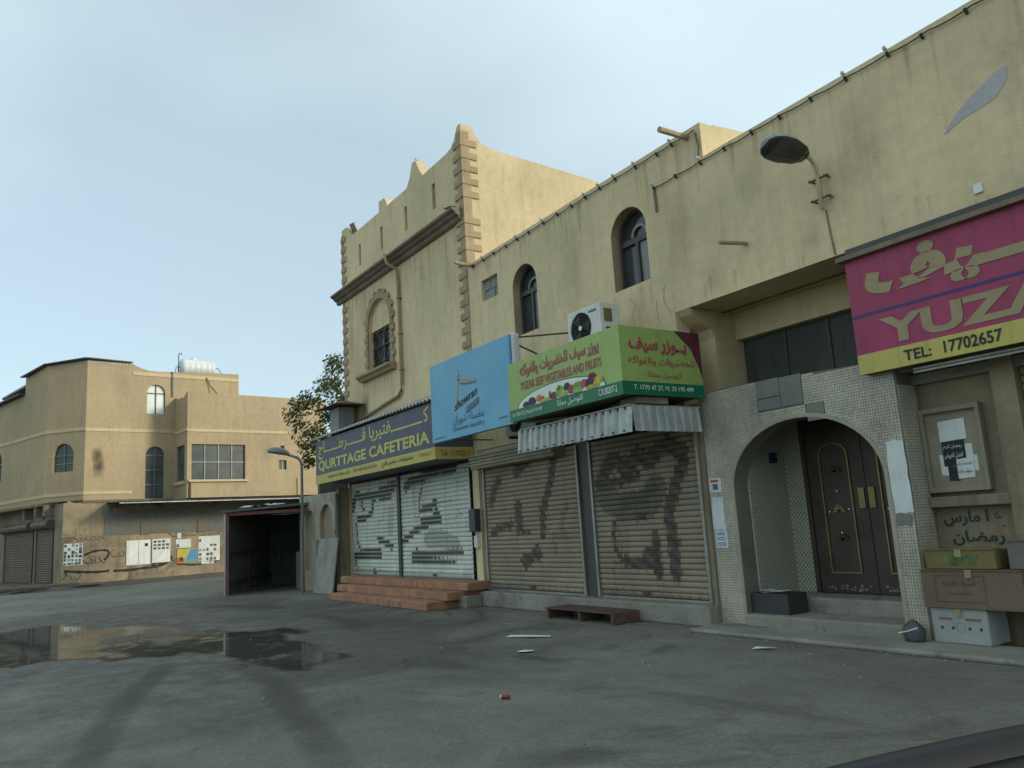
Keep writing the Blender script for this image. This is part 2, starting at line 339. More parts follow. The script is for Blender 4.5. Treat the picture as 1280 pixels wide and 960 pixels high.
# ------------------------------------------------------------------ ground
def asphalt():
    m = bpy.data.materials.new('asphalt_worn'); m.use_nodes = True; t = m.node_tree; L = t.links.new; b = t.nodes['Principled BSDF']
    co = node(t, 'ShaderNodeTexCoord').outputs['Object']
    def nz(sc, det=6, rough=.6, dist=0, vec=co):
        n = node(t, 'ShaderNodeTexNoise', Scale=sc, Detail=det, Roughness=rough, Distortion=dist); L(vec, n.inputs['Vector']); return n.outputs['Fac']
    def mr(v, a, bb, c, d):
        r = node(t, 'ShaderNodeMapRange'); 
        for i, x in zip(('From Min', 'From Max', 'To Min', 'To Max'), (a, bb, c, d)): r.inputs[i].default_value = x
        L(v, r.inputs['Value']); return r.outputs['Result']
    def mth(op, a, bb):
        k = node(t, 'ShaderNodeMath', operation=op); L(a, k.inputs[0])
        if isinstance(bb, (int, float)): k.inputs[1].default_value = bb
        else: L(bb, k.inputs[1])
        return k.outputs[0]
    v = mth('MULTIPLY', mr(nz(.35), .3, .7, .72, 1.25), mr(nz(2.2, 8, .7, .4), .35, .65, .86, 1.12))
    v = mth('MULTIPLY', v, mr(nz(75, 4, .8), .3, .7, .62, 1.38)); v = mth('MULTIPLY', v, mr(nz(24, 5, .75), .32, .68, .78, 1.22))
    # oil and damp stains
    v = mth('MULTIPLY', v, mr(nz(.8, 9, .7, 1.0), .56, .66, 1, .68))
    # hairline cracks
    vo = node(t, 'ShaderNodeTexVoronoi', feature='DISTANCE_TO_EDGE', Scale=.42); mpv = node(t, 'ShaderNodeVectorMath', operation='ADD'); L(co, mpv.inputs[0])
    nn = node(t, 'ShaderNodeTexNoise', Scale=1.4, Detail=7); L(co, nn.inputs['Vector']); L(nn.outputs['Color'], mpv.inputs[1]); L(mpv.outputs[0], vo.inputs['Vector'])
    crk = mr(vo.outputs['Distance'], .0, .006, .8, 1); v = mth('MULTIPLY', v, crk)
    # damp zone round the puddle, an ellipse in plan with ragged rim
    sp = node(t, 'ShaderNodeSeparateXYZ'); L(co, sp.inputs[0])
    dx = mth('MULTIPLY', mth('ADD', sp.outputs['X'], 14.0), 1 / 8.0); dy = mth('MULTIPLY', mth('ADD', sp.outputs['Y'], 4.6), 1 / 3.8)
    dd = mth('ADD', mth('MULTIPLY', dx, dx), mth('MULTIPLY', dy, dy)); dd = mth('ADD', dd, mr(nz(.6, 8, .65, .8), .2, .8, -.9, .9))
    wet = mr(dd, .6, 1.3, 1, 0)
    v = mth('MULTIPLY', v, mr(wet, 0, 1, 1, .5))
    base = node(t, 'ShaderNodeRGB'); base.outputs[0].default_value = (.18, .175, .14, 1)
    sc_ = node(t, 'ShaderNodeVectorMath', operation='SCALE'); L(base.outputs[0], sc_.inputs[0]); L(v, sc_.inputs['Scale']); L(sc_.outputs['Vector'], b.inputs['Base Color'])
    rg = mth('SUBTRACT', mr(nz(1.3, 6), .3, .7, .8, .95), mth('MULTIPLY', wet, mr(nz(3.0, 6, .7), .4, .6, .1, .42))); L(rg, b.inputs['Roughness'])
    b.inputs['Specular IOR Level'].default_value = .4
    bp = node(t, 'ShaderNodeBump', Strength=.5, Distance=.012); hh = mth('ADD', nz(120, 3), mth('MULTIPLY', nz(6, 5), 1.5)); hh = mth('ADD', hh, mth('MULTIPLY', crk, .8)); L(hh, bp.inputs['Height']); L(bp.outputs['Normal'], b.inputs['Normal'])
    return m
ASPH = asphalt()
g = MB(); 
g.add([(-600, -600, 0), (600, -600, 0), (600, 600, 0), (-600, 600, 0)], [(0, 1, 2, 3)])
struct('ground', g, ASPH)

def water():
    m = bpy.data.materials.new('puddle_water'); m.use_nodes = True; t = m.node_tree; b = t.nodes['Principled BSDF']; L = t.links.new
    b.inputs['Base Color'].default_value = (.085, .083, .07, 1); b.inputs['Roughness'].default_value = .03; b.inputs['IOR'].default_value = 1.33; b.inputs['Specular IOR Level'].default_value = .5
    co = node(t, 'ShaderNodeTexCoord').outputs['Object']
    n = node(t, 'ShaderNodeTexNoise', Scale=5, Detail=3); L(co, n.inputs['Vector']); bp = node(t, 'ShaderNodeBump', Strength=.02, Distance=.02); L(n.outputs['Fac'], bp.inputs['Height']); L(bp.outputs['Normal'], b.inputs['Normal'])
    n2 = node(t, 'ShaderNodeTexNoise', Scale=1.1, Detail=9, Roughness=.7, Distortion=.5); L(co, n2.inputs['Vector'])
    # shallow spots where the wet asphalt shows
    r = node(t, 'ShaderNodeMapRange'); r.inputs['From Min'].default_value = .5; r.inputs['From Max'].default_value = .66; r.inputs['To Min'].default_value = .03; r.inputs['To Max'].default_value = .3; L(n2.outputs['Fac'], r.inputs['Value']); L(r.outputs['Result'], b.inputs['Roughness'])
    at = node(t, 'ShaderNodeAttribute', attribute_name='fade'); tr = node(t, 'ShaderNodeBsdfTransparent'); ms = node(t, 'ShaderNodeMixShader')
    L(at.outputs['Fac'], ms.inputs[0]); L(tr.outputs[0], ms.inputs[1]); L(b.outputs[0], ms.inputs[2]); L(ms.outputs[0], t.nodes['Material Output'].inputs['Surface'])
    return m
WATER = water()
def puddle(outline, amp, seed, cell=.07):
    P = np.array(outline); x0, y0 = P.min(0) - .5; x1, y1 = P.max(0) + .5
    xs = np.arange(x0, x1, cell * 1.6); ys = np.arange(y0, y1, cell); X, Y = np.meshgrid(xs, ys, indexing='ij')
    d = np.full(X.shape, 9.); ins = np.zeros(X.shape, bool)
    for k in range(len(P)):
        a, b = P[k], P[(k + 1) % len(P)]; d = np.minimum(d, seg_dist(X, Y, a, b))
        c = (a[1] > Y) != (b[1] > Y); ins ^= c & (X < (b[0] - a[0]) * (Y - a[1]) / (b[1] - a[1] + 1e-12) + a[0])
    sd_ = np.where(ins, d, -d)
    nz = np.array([[noise.noise(Vector((x * .5, y * 1.1, seed))) + .55 * noise.noise(Vector((x * 1.4, y * 3.2, seed))) + .3 * noise.noise(Vector((x * 4, y * 9, seed))) for y in ys] for x in xs])
    f = np.clip((sd_ + amp * nz * 1.9) / .3, 0, 1); n = len(ys)
    fs = [(i * n + j, (i + 1) * n + j, (i + 1) * n + j + 1, i * n + j + 1) for i in range(len(xs) - 1) for j in range(n - 1) if f[i:i + 2, j:j + 2].max() > 0]
    o = struct('puddle', MB().add([(X[i, j], Y[i, j], .004) for i in range(len(xs)) for j in range(n)], fs), WATER)
    a = o.data.attributes.new('fade', 'FLOAT', 'POINT'); a.data.foreach_set('value', f.ravel())
    bm = bmesh.new(); bm.from_mesh(o.data); bmesh.ops.delete(bm, geom=[v for v in bm.verts if not v.link_faces], context='VERTS'); bm.to_mesh(o.data); bm.free()
    return o
puddle([(-17.8, -8.2), (-18.2, -6.3), (-16.6, -5.2), (-13.6, -4.3), (-12.3, -3.5), (-10.6, -3.5), (-8.9, -3.9), (-8.7, -4.4), (-9.3, -5.1), (-10.7, -5.3), (-11.3, -6.1), (-11.8, -6.9), (-12.2, -8.2)], .34, 1.5)
puddle([(-8.4, -3.6), (-7.9, -3.25), (-7.2, -3.3), (-7.3, -3.55), (-8.0, -3.8)], .12, 8.3)

def stain_mat(name, col, amt):
    m = bpy.data.materials.new(name); m.use_nodes = True; t = m.node_tree; L = t.links.new; b = t.nodes['Principled BSDF']
    b.inputs['Base Color'].default_value = (*col, 1); b.inputs['Roughness'].default_value = .85
    at = node(t, 'ShaderNodeAttribute', attribute_name='fade'); co = node(t, 'ShaderNodeTexCoord').outputs['Object']
    n = node(t, 'ShaderNodeTexNoise', Scale=3, Detail=8, Roughness=.7); L(co, n.inputs['Vector'])
    r = node(t, 'ShaderNodeMapRange'); r.inputs['From Min'].default_value = .2; r.inputs['From Max'].default_value = .7; r.inputs['To Max'].default_value = amt; L(n.outputs['Fac'], r.inputs['Value'])
    k = node(t, 'ShaderNodeMath', operation='MULTIPLY'); L(at.outputs['Fac'], k.inputs[0]); L(r.outputs['Result'], k.inputs[1])
    tr = node(t, 'ShaderNodeBsdfTransparent'); mxs = node(t, 'ShaderNodeMixShader'); L(k.outputs[0], mxs.inputs[0]); L(tr.outputs[0], mxs.inputs[1]); L(b.outputs[0], mxs.inputs[2]); L(mxs.outputs[0], t.nodes['Material Output'].inputs['Surface'])
    return m
TYRE = stain_mat('tyre_wet_mark', (.065, .065, .056), .5)
def smooth_line(pts, n=8):
    P = [Vector(p) for p in pts]; P = [2 * P[0] - P[1]] + P + [2 * P[-1] - P[-2]]; out = []
    for i in range(1, len(P) - 2):
        for j in range(n):
            t = j / n; a, b, c, d = P[i - 1:i + 3]
            out.append(.5 * ((2 * b) + (c - a) * t + (2 * a - 5 * b + 4 * c - d) * t * t + (3 * b - a - 3 * c + d) * t ** 3))
    return out + [P[-2]]
def decal(name, pts, wd, m, parent=None, fn=None, ends=True, kind='structure'):
    """soft-edged stain strip; fn maps plane uv to xyz"""
    fn = fn or (lambda u, v: (u, v, .008)); line = smooth_line(pts); nc = 7; vs = []; fade = []
    for i, p in enumerate(line):
        d = (line[min(i + 1, len(line) - 1)] - line[max(i - 1, 0)]).normalized(); nr = Vector((-d.y, d.x)); e = min(1, i / 6, (len(line) - 1 - i) / 6) if ends else 1
        for j in range(nc):
            s = j / (nc - 1) * 2 - 1; vs.append(fn(*(p + nr * s * wd / 2))); fade.append(max(0, 1 - s * s) * e)
    fs = [(i * nc + j, i * nc + j + 1, (i + 1) * nc + j + 1, (i + 1) * nc + j) for i in range(len(line) - 1) for j in range(nc - 1)]
    o = obj(name, MB().add(vs, fs), m, parent)
    a = o.data.attributes.new('fade', 'FLOAT', 'POINT'); a.data.foreach_set('value', fade)
    if parent is None: o['kind'] = kind
    return o
decal('tyre_mark', [(-10.6, -5.55), (-10.1, -5.69), (-8.55, -6.25), (-7.53, -6.54), (-6.49, -6.79), (-5.4, -7.1)], .34, TYRE)
decal('tyre_mark', [(-9.3, -5.0), (-7.97, -5.08), (-6.76, -5.32), (-5.59, -5.53), (-4.4, -5.8)], .36, TYRE)
decal('tyre_mark', [(-13.3, -.75), (-12.2, -.95), (-11.0, -1.5)], .13, TYRE)
decal('tyre_mark', [(-12.5, -.4), (-11.6, -.65), (-10.6, -1.2)], .11, TYRE)
decal('oil_stain', [(-19.6, -3.5), (-18.4, -3.0), (-17.0, -2.6), (-15.8, -2.6)], .9, TYRE)
decal('oil_stain', [(-15.0, -2.6), (-13.6, -2.5), (-12.2, -2.6), (-11.0, -3.0)], .5, TYRE)
decal('oil_stain', [(-7.5, -2.75), (-7.1, -2.72), (-6.86, -2.68), (-6.6, -2.45)], .28, TYRE)
decal('oil_stain', [(-4.35, -4.9), (-4.1, -4.7), (-3.95, -4.45), (-3.7, -4.25)], .5, TYRE)

# far pavement in front of the ochre building (built in its own frame)
LB_LOC = (-37.0, -4.057, 0); LB_RZ = rad(96.25)
LBM = Matrix.Translation(LB_LOC) @ Matrix.Rotation(LB_RZ, 4, 'Z')
def LW(x, y, z=0): return LBM @ Vector((x, y, z))
pv = MB()
for x0, x1, y0, y1, z in [(-9, 10.5, -1.6, 12, .09), (-9, -.2, -1.0, 12, .16)]:
    c = [LW(x0, y0), LW(x1, y0), LW(x1, y1), LW(x0, y1)]
    pv.add([(p.x, p.y, 0) for p in c] + [(p.x, p.y, z) for p in c], [(4, 5, 6, 7), (0, 1, 5, 4), (1, 2, 6, 5), (2, 3, 7, 6), (3, 0, 4, 7)])
struct('pavement', pv, DIRT, bevel=.03)
# sandy verge that the road runs up against
vb = MB(); pts = []
for i in range(60):
    x = -9 + i * .33; pts.append((x, -2.6 - .5 * noise.noise(Vector((x * .6, 1, 0))) - .25 * noise.noise(Vector((x * 2, 4, 0)))))
vs_ = []
for x, y in pts: vs_ += [LW(x, y, .006), LW(x, -1.58, .085)]
vb.add(vs_, [(2 * i, 2 * i + 2, 2 * i + 3, 2 * i + 1) for i in range(len(pts) - 1)])
struct('dirt_verge', vb, DIRT)
# narrow concrete apron along the shops
ap = MB(); ap.box(-7.0, 9, -.55, .1, 0, .05)
struct('doorstep_apron', ap, CONC, bevel=.02)

# ------------------------------------------------------------------ tall corner building
TB = thing('corner_building', 'tall beige building with brown quoins and cornice above the navy cafeteria sign', 'building', (-15.6, 0, 0))
XL, XR = -18.75, -12.5
top = [(XR, 9.16), (-12.62, 9.17), (-12.7, 9.05), (-12.78, 8.92), (-12.9, 8.83), (-13.1, 8.79),
       (-14.15, 8.77), (-14.22, 8.86), (-14.32, 8.98), (-14.4, 9.14), (-14.46, 9.24), (-14.62, 9.24), (-14.68, 9.12), (-14.74, 8.98), (-14.84, 8.86), (-14.95, 8.78),
       (-15.95, 8.78), (-16.0, 8.9), (-16.1, 9.02), (-16.4, 9.04), (-16.42, 8.78),
       (-18.2, 8.79), (-18.24, 8.9), (-18.32, 9.08), (-18.45, 9.13), (XL, 9.13)]
WX0, WX1 = -17.17, -15.97
slots = [(-17.6, .13), (-16.31, .13), (-15.01, .13), (-13.7, .14)]
holes = [arched(WX0, WX1, 5.07, 6.1, 14)] + [rect(c - wd / 2, c + wd / 2, 7.84, 8.39) for c, wd in slots] + [rect(-18.66, -12.72, .40, 2.9)]
mb = MB().prism([(XL, 0), (XR, 0)] + top, holes, 0, .25)
TW = obj('wall', mb, PLASTER, TB)
mb = MB().prism([(.25, 0), (9.5, 0), (9.5, 8.5), (3.4, 8.62), (.9, 8.76), (.6, 8.8), (.45, 8.86), (.36, 8.95), (.3, 9.06), (.25, 9.15)], [], XR - .25, XR, fn=lambda u, v, w_: (w_, u, v))
obj('side_wall', mb, PLASTER, TB)
obj('rear_wall', MB().box(XL, XR - .25, 9.5, 9.75, 0, 8.5), PLASTER, TB)
obj('far_wall', MB().box(XL, XL + .25, .25, 9.5, 0, 8.6), PLASTER, TB)
obj('roof', MB().box(XL + .25, XR - .25, .25, 9.5, 7.9, 8.05), CONC, TB)
for c, wd in slots: obj('slot_back', MB().box(c - wd / 2 - .02, c + wd / 2 + .02, .14, .18, 7.8, 8.43), CORN, TW)
# cornice
prof = [(.0, 7.18), (-.05, 7.18), (-.09, 7.22), (-.09, 7.26), (-.17, 7.30), (-.17, 7.33), (-.25, 7.37), (-.25, 7.42), (0, 7.44)]
obj('cornice', MB().prism(prof, [], -19.0, -12.56, fn=lambda u, v, w_: (w_, u - .002, v)), CORN, TB, bevel=.006)
# corner strip and quoin blocks
strip = MB().box(XR - .17, XR + .015, -.018, .17, 6.3, 9.02); strip.box(XR - .17, XR - .004, -.018, -.001, 2.95, 6.28)
obj('corner_strip', strip, QUOIN, TW)
zq = 4.15; k = 0
while zq < 8.95:
    if not 7.1 < zq < 7.42:
        yy = .34 if zq > 6.3 else -.002
        xr = XR + .03 if zq > 6.3 else XR - .002
        obj('quoin', MB().box(XR - .3, xr, -.034, yy, zq, zq + .135), QUOIN, TW, bevel=.01)
    zq += .268
obj('corner_strip', MB().box(XL - .015, XL + .12, -.016, .14, 3.8, 8.98), QUOIN, TW)
zq = 3.95
while zq < 8.9:
    if not 7.1 < zq < 7.42: obj('quoin', MB().box(XL - .03, XL + .26, -.03, .26, zq, zq + .135), QUOIN, TW, bevel=.01)
    zq += .268
# blind-arched window
WN = obj('window', MB().box(WX0 - .02, WX1 + .02, .15, .19, 5.03, 6.1), GLASS, TB, label='barred window with blind arch above')
obj('arch_panel', MB().prism([(WX0, 6.03)] + [(WX1, 6.03)] + arc((WX0 + WX1) / 2, 6.1, .6, .6, 0, 180, 14), [], .05, .2), PLASTER, WN)
fr = MB()
for a, b, c, d in [(WX0, WX0 + .05, 5.07, 6.03), (WX1 - .05, WX1, 5.07, 6.03), (WX0 + .05, WX1 - .05, 5.07, 5.12), (WX0 + .05, WX1 - .05, 5.98, 6.03), (-16.6, -16.55, 5.12, 5.98), (WX0 + .05, -16.6, 5.62, 5.65), (-16.55, WX1 - .05, 5.62, 5.65)]: fr.box(a, b, .1, .149, c, d)
obj('frame', fr, FRAME_D, WN)
gr = MB()
for i in range(9):
    x = WX0 + .1 + i * .125
    gr.tube([(x + .05 * math.sin(j * 1.1 + i * 2.0), .07, 5.1 + j * .075) for j in range(13)], .008, 5)
for z in (5.25, 5.6, 5.9): gr.tube([(WX0, .065, z), (WX1, .065, z)], .008, 5)
obj('grille', gr, FRAME_D, WN)
obj('sill', MB().prism([(-.0, 4.9), (-.1, 4.9), (-.13, 4.96), (-.2, 4.99), (-.2, 5.05), (.0, 5.06)], [], -17.62, -15.74, fn=lambda u, v, w_: (w_, u - .002, v)), QUOIN, WN, bevel=.008)
for i in range(18):   # voussoirs
    a0, a1 = i * 10, i * 10 + 9.2; ro = .83 if i % 2 == 0 else .76
    p = arc(-16.57, 6.1, .61, .61, a0, a1, 2) + arc(-16.57, 6.1, ro, ro, a1, a0, 2)
    obj('surround_block', MB().prism(p, [], -.045, -.001), QUOIN, WN)
for i in range(7):
    z = 5.07 + i * .147; wd = .2 if i % 2 else .13
    obj('surround_block', MB().box(WX0 - .01 - wd, WX0 - .01, -.045, -.001, z, z + .135), QUOIN, WN)
    obj('surround_block', MB().box(WX1 + .01, WX1 + .01 + wd, -.045, -.001, z, z + .135), QUOIN, WN)
# rain pipe that bends away along the awning roof
mb = MB().tube([(-15.55, -.3, 7.42), (-15.5, -.27, 7.2), (-15.45, -.06, 7.08), (-15.42, -.05, 6.8), (-15.42, -.05, 4.5), (-15.46, -.05, 4.35), (-15.6, -.05, 4.27), (-18.2, -.06, 3.98)], .035, 8)
for z in (6.4, 5.6, 4.8): mb.box(-15.47, -15.37, -.09, 0, z, z + .03)
obj('drain_pipe', mb, QUOIN, TB, smooth=True)
# column between the cafeteria shutters and closing wall behind
obj('shutter_post', MB().box(-15.99, -15.86, .0, .1, .41, 2.89), FRAME_D, TB)
obj('wall', MB().box(-18.7, -12.6, .2, .24, .3, 3.0), PLASTER_LOW, TB)
# soot above the kitchen flue
SOOT = stain_mat('soot', (.05, .045, .035), .8)
decal('soot_stain', [(-17.75, 3.75), (-17.6, 4.2), (-17.45, 4.7)], .55, SOOT, TW, lambda u, v: (u, -.004, v))
STREAKM = stain_mat('wall_grime', (.34, .27, .18), .22)
for x, z0, z1, wd in [(-18.3, 7.15, 5.3, .35), (-14.4, 7.15, 6.2, .3), (-13.3, 7.15, 5.6, .4), (-16.0, 4.85, 4.2, .25), (-17.4, 4.85, 4.25, .22)]:
    decal('grime_streak', [(x, z0), (x + .03, (z0 + z1) / 2), (x - .02, z1)], wd, STREAKM, TW, lambda u, v: (u, -.003, v))
# ------------------------------------------------------------------ low building with the tiled entrance
LO = thing('shop_building', 'long beige two storey shop building with arched windows and white mosaic entrance', 'building', (-5, 0, 0))
W1 = arched(-11.03, -10.31, 4.5, 5.34, 14); W2 = arched(-8.4, -7.66, 4.55, 5.34, 14)
SMALL = rect(-12.04, -11.49, 5.4, 5.8)
outer = [(-12.498, 2.72), (-7.27, 2.72), (-7.27, 3.97), (9, 3.97), (9, 5.98), (-3.1, 5.91), (-6.52, 5.84), (-6.52, 6.31), (-12.498, 6.25)]
LWALL = obj('upper_wall', MB().prism(outer, [W1, W2, SMALL], 0, .25), PLASTER, LO)
# parapet end, set back wall and roof
obj('parapet_return', MB().prism([(.25, 5.5), (1.6, 5.5), (1.6, 6.42), (.25, 6.33)], [], -6.77, -6.52, fn=lambda u, v, w_: (w_, u, v)), PLASTER, LO)
obj('roof', MB().box(-12.49, 9, .25, 9.5, 5.3, 5.5), CONC, LO)
obj('rear_wall', MB().box(-12.49, 9, 9.5, 9.75, 0, 5.8), PLASTER, LO)
obj('end_wall', MB().box(9, 9.25, 0, 9.75, 0, 5.95), PLASTER, LO)
# arched windows
def arch_win(x0, x1, z0, lab):
    n = obj('window', MB().prism(arched(x0 - .02, x1 + .02, z0 - .02, 5.34, 14), [], .2, .23), GLASS, LO, label=lab)
    f = MB().prism(arched(x0, x1, z0, 5.34, 14), [arched(x0 + .045, x1 - .045, z0 + .045, 5.34, 14)], .15, .198)
    cx = (x0 + x1) / 2
    f.box(x0 + .045, x1 - .045, .152, .197, 5.22, 5.30); f.box(cx - .025, cx + .025, .152, .197, z0 + .045, 5.22)
    obj('frame', f, FRAME_D, n)
    obj('fan_light', MB().prism(arc(cx + .06, 5.31, .17, .17, 0, 180, 10) + arc(cx + .06, 5.31, .13, .13, 180, 0, 10), [], .16, .195), ALU, n)
    obj('curtain', MB().box(cx + .03, x1 - .05, .185, .199, z0 + .045, 5.22), GLASS_L, n)
    obj('reveal_plaster', MB().prism(arched(x0, x1, z0, 5.34, 14), [arched(x0 + .006, x1 - .006, z0 + .006, 5.34, 14)], .004, .149), QUOIN, n)
    return n
arch_win(-11.03, -10.31, 4.5, 'arched window nearer the corner building')
arch_win(-8.4, -7.66, 4.55, 'arched window above the air conditioner')
# opening bricked up with rough blocks
for r, (za, zb) in enumerate([(5.41, 5.595), (5.605, 5.79)]):
    xs = [-12.03, -11.84, -11.67, -11.5] if r else [-12.03, -11.9, -11.69, -11.5]
    for i in range(3): obj('cement_block', MB().box(xs[i] + .006, xs[i + 1] - .006, .06 + .02 * random.random(), .2, za, zb), BLOCK, LWALL, bevel=.012)
obj('block_mortar', MB().box(-12.05, -11.48, .1, .2, 5.39, 5.81), CONC, LWALL)
# balcony void behind the tiled parapet
obj('soffit', MB().box(-7.26, 9, .25, .83, 3.97, 4.05), PLASTER, LO)
obj('soffit_groove', MB().box(-7.1, 9, .62, .66, 3.955, 3.969), CORN, LO)
obj('balcony_beam', MB().box(-7.26, 9, .83, 1.05, 3.6, 3.968), PLASTER, LO)
obj('balcony_screen', MB().box(-7.0, 9, .95, 1.0, 2.55, 3.6), mat('dark_tarpaulin', (.06, .068, .06), .7, var=.3, scale=1.2, streak=.5, bump=.2, bscale=8), LO)
for x in (-6.35, -5.72, -5.1, -4.5): obj('screen_mullion', MB().box(x, x + .035, .93, .949, 2.6, 3.6), FRAME_D, LO)
fin = [(0.002, 3.968), (.06, 3.9), (.2, 3.8), (.36, 3.72), (.42, 3.6), (.42, 2.6), (1.05, 2.6), (1.05, 3.968)]
obj('balcony_column', MB().prism(fin, [], -7.5, -7.02, fn=lambda u, v, w_: (w_ , u + .002, v)), PLASTER, LO)
obj('balcony_floor', MB().box(-7.0, 9, .33, 1.05, 2.5, 2.6), CONC, LO)
# ground floor behind and beside the shutters
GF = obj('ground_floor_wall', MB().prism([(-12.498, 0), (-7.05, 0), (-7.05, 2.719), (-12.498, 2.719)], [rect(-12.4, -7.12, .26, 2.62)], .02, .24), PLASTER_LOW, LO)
obj('inner_wall', MB().box(-12.48, -7.05, .26, .32, 0, 2.7), DARK, LO)
obj('shutter_post', MB().box(-9.62, -9.28, .03, .18, .261, 2.6), FRAME_D, LO)
for x in (-12.36, -9.63, -9.31, -7.16): obj('guide_rail', MB().box(x, x + .045, -.012, .06, .262, 2.5), RAIL, LO, bevel=.006)
# threshold and concrete kerb under the shutters
obj('threshold', MB().box(-12.62, -7.04, -.16, .018, 0, .255), CONC, LO, bevel=.025)

# tiled entrance wall with the arch
ARCH = [(-6.64, .08), (-4.69, .08), (-4.69, 1.62)] + arc(-5.665, 1.62, .975, .72, 6, 174, 22) + [(-6.64, 1.62)]
TX0, TX1 = -7.04, -4.43
tile_outer = [(TX0, 0), (TX1, 0), (TX1, 2.76), (-6.63, 2.86), (TX0, 2.84)]
TILEWALL = obj('entrance_wall', MB().prism(tile_outer, [ARCH], .055, .3), GROUT, LO)
def in_poly(x, z, P):
    c = False; j = len(P) - 1
    for i in range(len(P)):
        if (P[i][1] > z) != (P[j][1] > z) and x < (P[j][0] - P[i][0]) * (z - P[i][1]) / (P[j][1] - P[i][1]) + P[i][0]: c = not c
        j = i
    return c
BARE = [(-6.16, -5.82, 2.62, 2.84), (-5.82, -5.52, 2.48, 2.83), (-6.16, -5.82, 2.48, 2.62), (-5.5, -5.27, 2.27, 2.47)]
tl = MB(); pitch = .0305; random.seed(5)
nx, nz_ = int((TX1 - TX0) / pitch), int(2.86 / pitch)
for i in range(nx):
    for j in range(nz_):
        x, z = TX0 + i * pitch + .002, .03 + j * pitch; xc, zc = x + pitch / 2, z + pitch / 2
        if not in_poly(xc, zc + .012, tile_outer) or any(in_poly(x + a_, z + b_, ARCH) for a_ in (0, pitch) for b_ in (0, pitch)): continue
        if any(a < xc < b and c < zc < d for a, b, c, d in BARE): continue
        if noise.noise(Vector((xc * 2.2, zc * 2.2, 3))) + .4 * noise.noise(Vector((xc * 9, zc * 9, 3))) > .74 and zc < 1.3: continue
        y = .05 - .0015 * random.random(); s = pitch - .0045
        tl.add([(x, y, z), (x + s, y, z), (x + s, y, z + s), (x, y, z + s), (x, .0552, z), (x + s, .0552, z), (x + s, .0552, z + s), (x, .0552, z + s)], [(0, 1, 2, 3), (0, 4, 5, 1), (1, 5, 6, 2), (2, 6, 7, 3), (3, 7, 4, 0)])
obj('mosaic_tiles', tl, TILEW, TILEWALL, kind='stuff')
rt = MB()
for j in range(int(2.5 / pitch)):
    for i in range(10):
        y, z = .06 + i * pitch, .03 + j * pitch; s = pitch - .0045; x = TX1 + .0055
        rt.add([(x, y, z), (x, y + s, z), (x, y + s, z + s), (x, y, z + s), (TX1, y, z), (TX1, y + s, z), (TX1, y + s, z + s), (TX1, y, z + s)], [(0, 1, 2, 3), (0, 4, 5, 1), (1, 5, 6, 2), (2, 6, 7, 3), (3, 7, 4, 0)])
obj('mosaic_tiles', rt, TILEW, TILEWALL, kind='stuff')
ARCH_O = [(-6.685, .08), (-4.645, .08), (-4.645, 1.62)] + arc(-5.665, 1.62, 1.02, .765, 6, 174, 22) + [(-6.685, 1.62)]
obj('arch_trim', MB().prism(ARCH_O, [[(a, b + (.001 if b < .1 else 0)) for a, b in ARCH]], .0445, .0545), mat('arch_edge', (.34, .31, .24), .7, var=.15), TILEWALL)
TILEG = mat('grey_patch_tile', (.17, .18, .16), .6, var=.15, scale=3)
for a, b, c, d in BARE: obj('replacement_tile', MB().box(a + .006, b - .006, .045, .056, c + .006, d - .006), TILEG, TILEWALL, bevel=.003)
# porch
PLW = obj('porch_wall', MB().box(-6.82, -6.62, .3, 1.02, .1, 2.6), STARW, LO)
obj('porch_wall', MB().box(-4.66, -4.45, .3, 1.02, .1, 2.6), STARW, LO)
PBW = obj('porch_back_wall', MB().prism([(-6.82, .1), (-4.45, .1), (-4.45, 2.6), (-6.82, 2.6)], [rect(-6.36, -4.72, .3, 2.45)], 1.02, 1.2), STARW, LO)
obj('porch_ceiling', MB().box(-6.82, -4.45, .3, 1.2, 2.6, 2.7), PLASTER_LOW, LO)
dots = MB(); q = .011
def diamond(fn, u, v): dots.add([fn(u - q, v), fn(u, v - q * 1.3), fn(u + q, v), fn(u, v + q * 1.3)], [(0, 1, 2, 3)])
for j in range(84):
    for i in range(27):
        u, v = .32 + i * .052 + (j % 2) * .026, .16 + j * .029
        if u < 1.0: diamond(lambda a, b: (-6.617, a, b), u, v)
        u2 = -6.6 + i * .052 + (j % 2) * .026
        if u2 < -6.38: diamond(lambda a, b: (a, 1.017, b), u2, v)
obj('star_inlay', dots, BLACKP, PLW, kind='stuff')
obj('meter_box', MB().box(-6.618, -6.59, .72, .84, 1.92, 2.05), flat('navy_box', (.02, .025, .06), .5), PLW)
obj('porch_step', MB().box(-6.62, -4.66, .5, 1.2, .1, .33), CONC, LO, bevel=.02)
obj('porch_floor', MB().box(-6.64, -4.69, .0, .5, .02, .17), CONC, LO, bevel=.02)
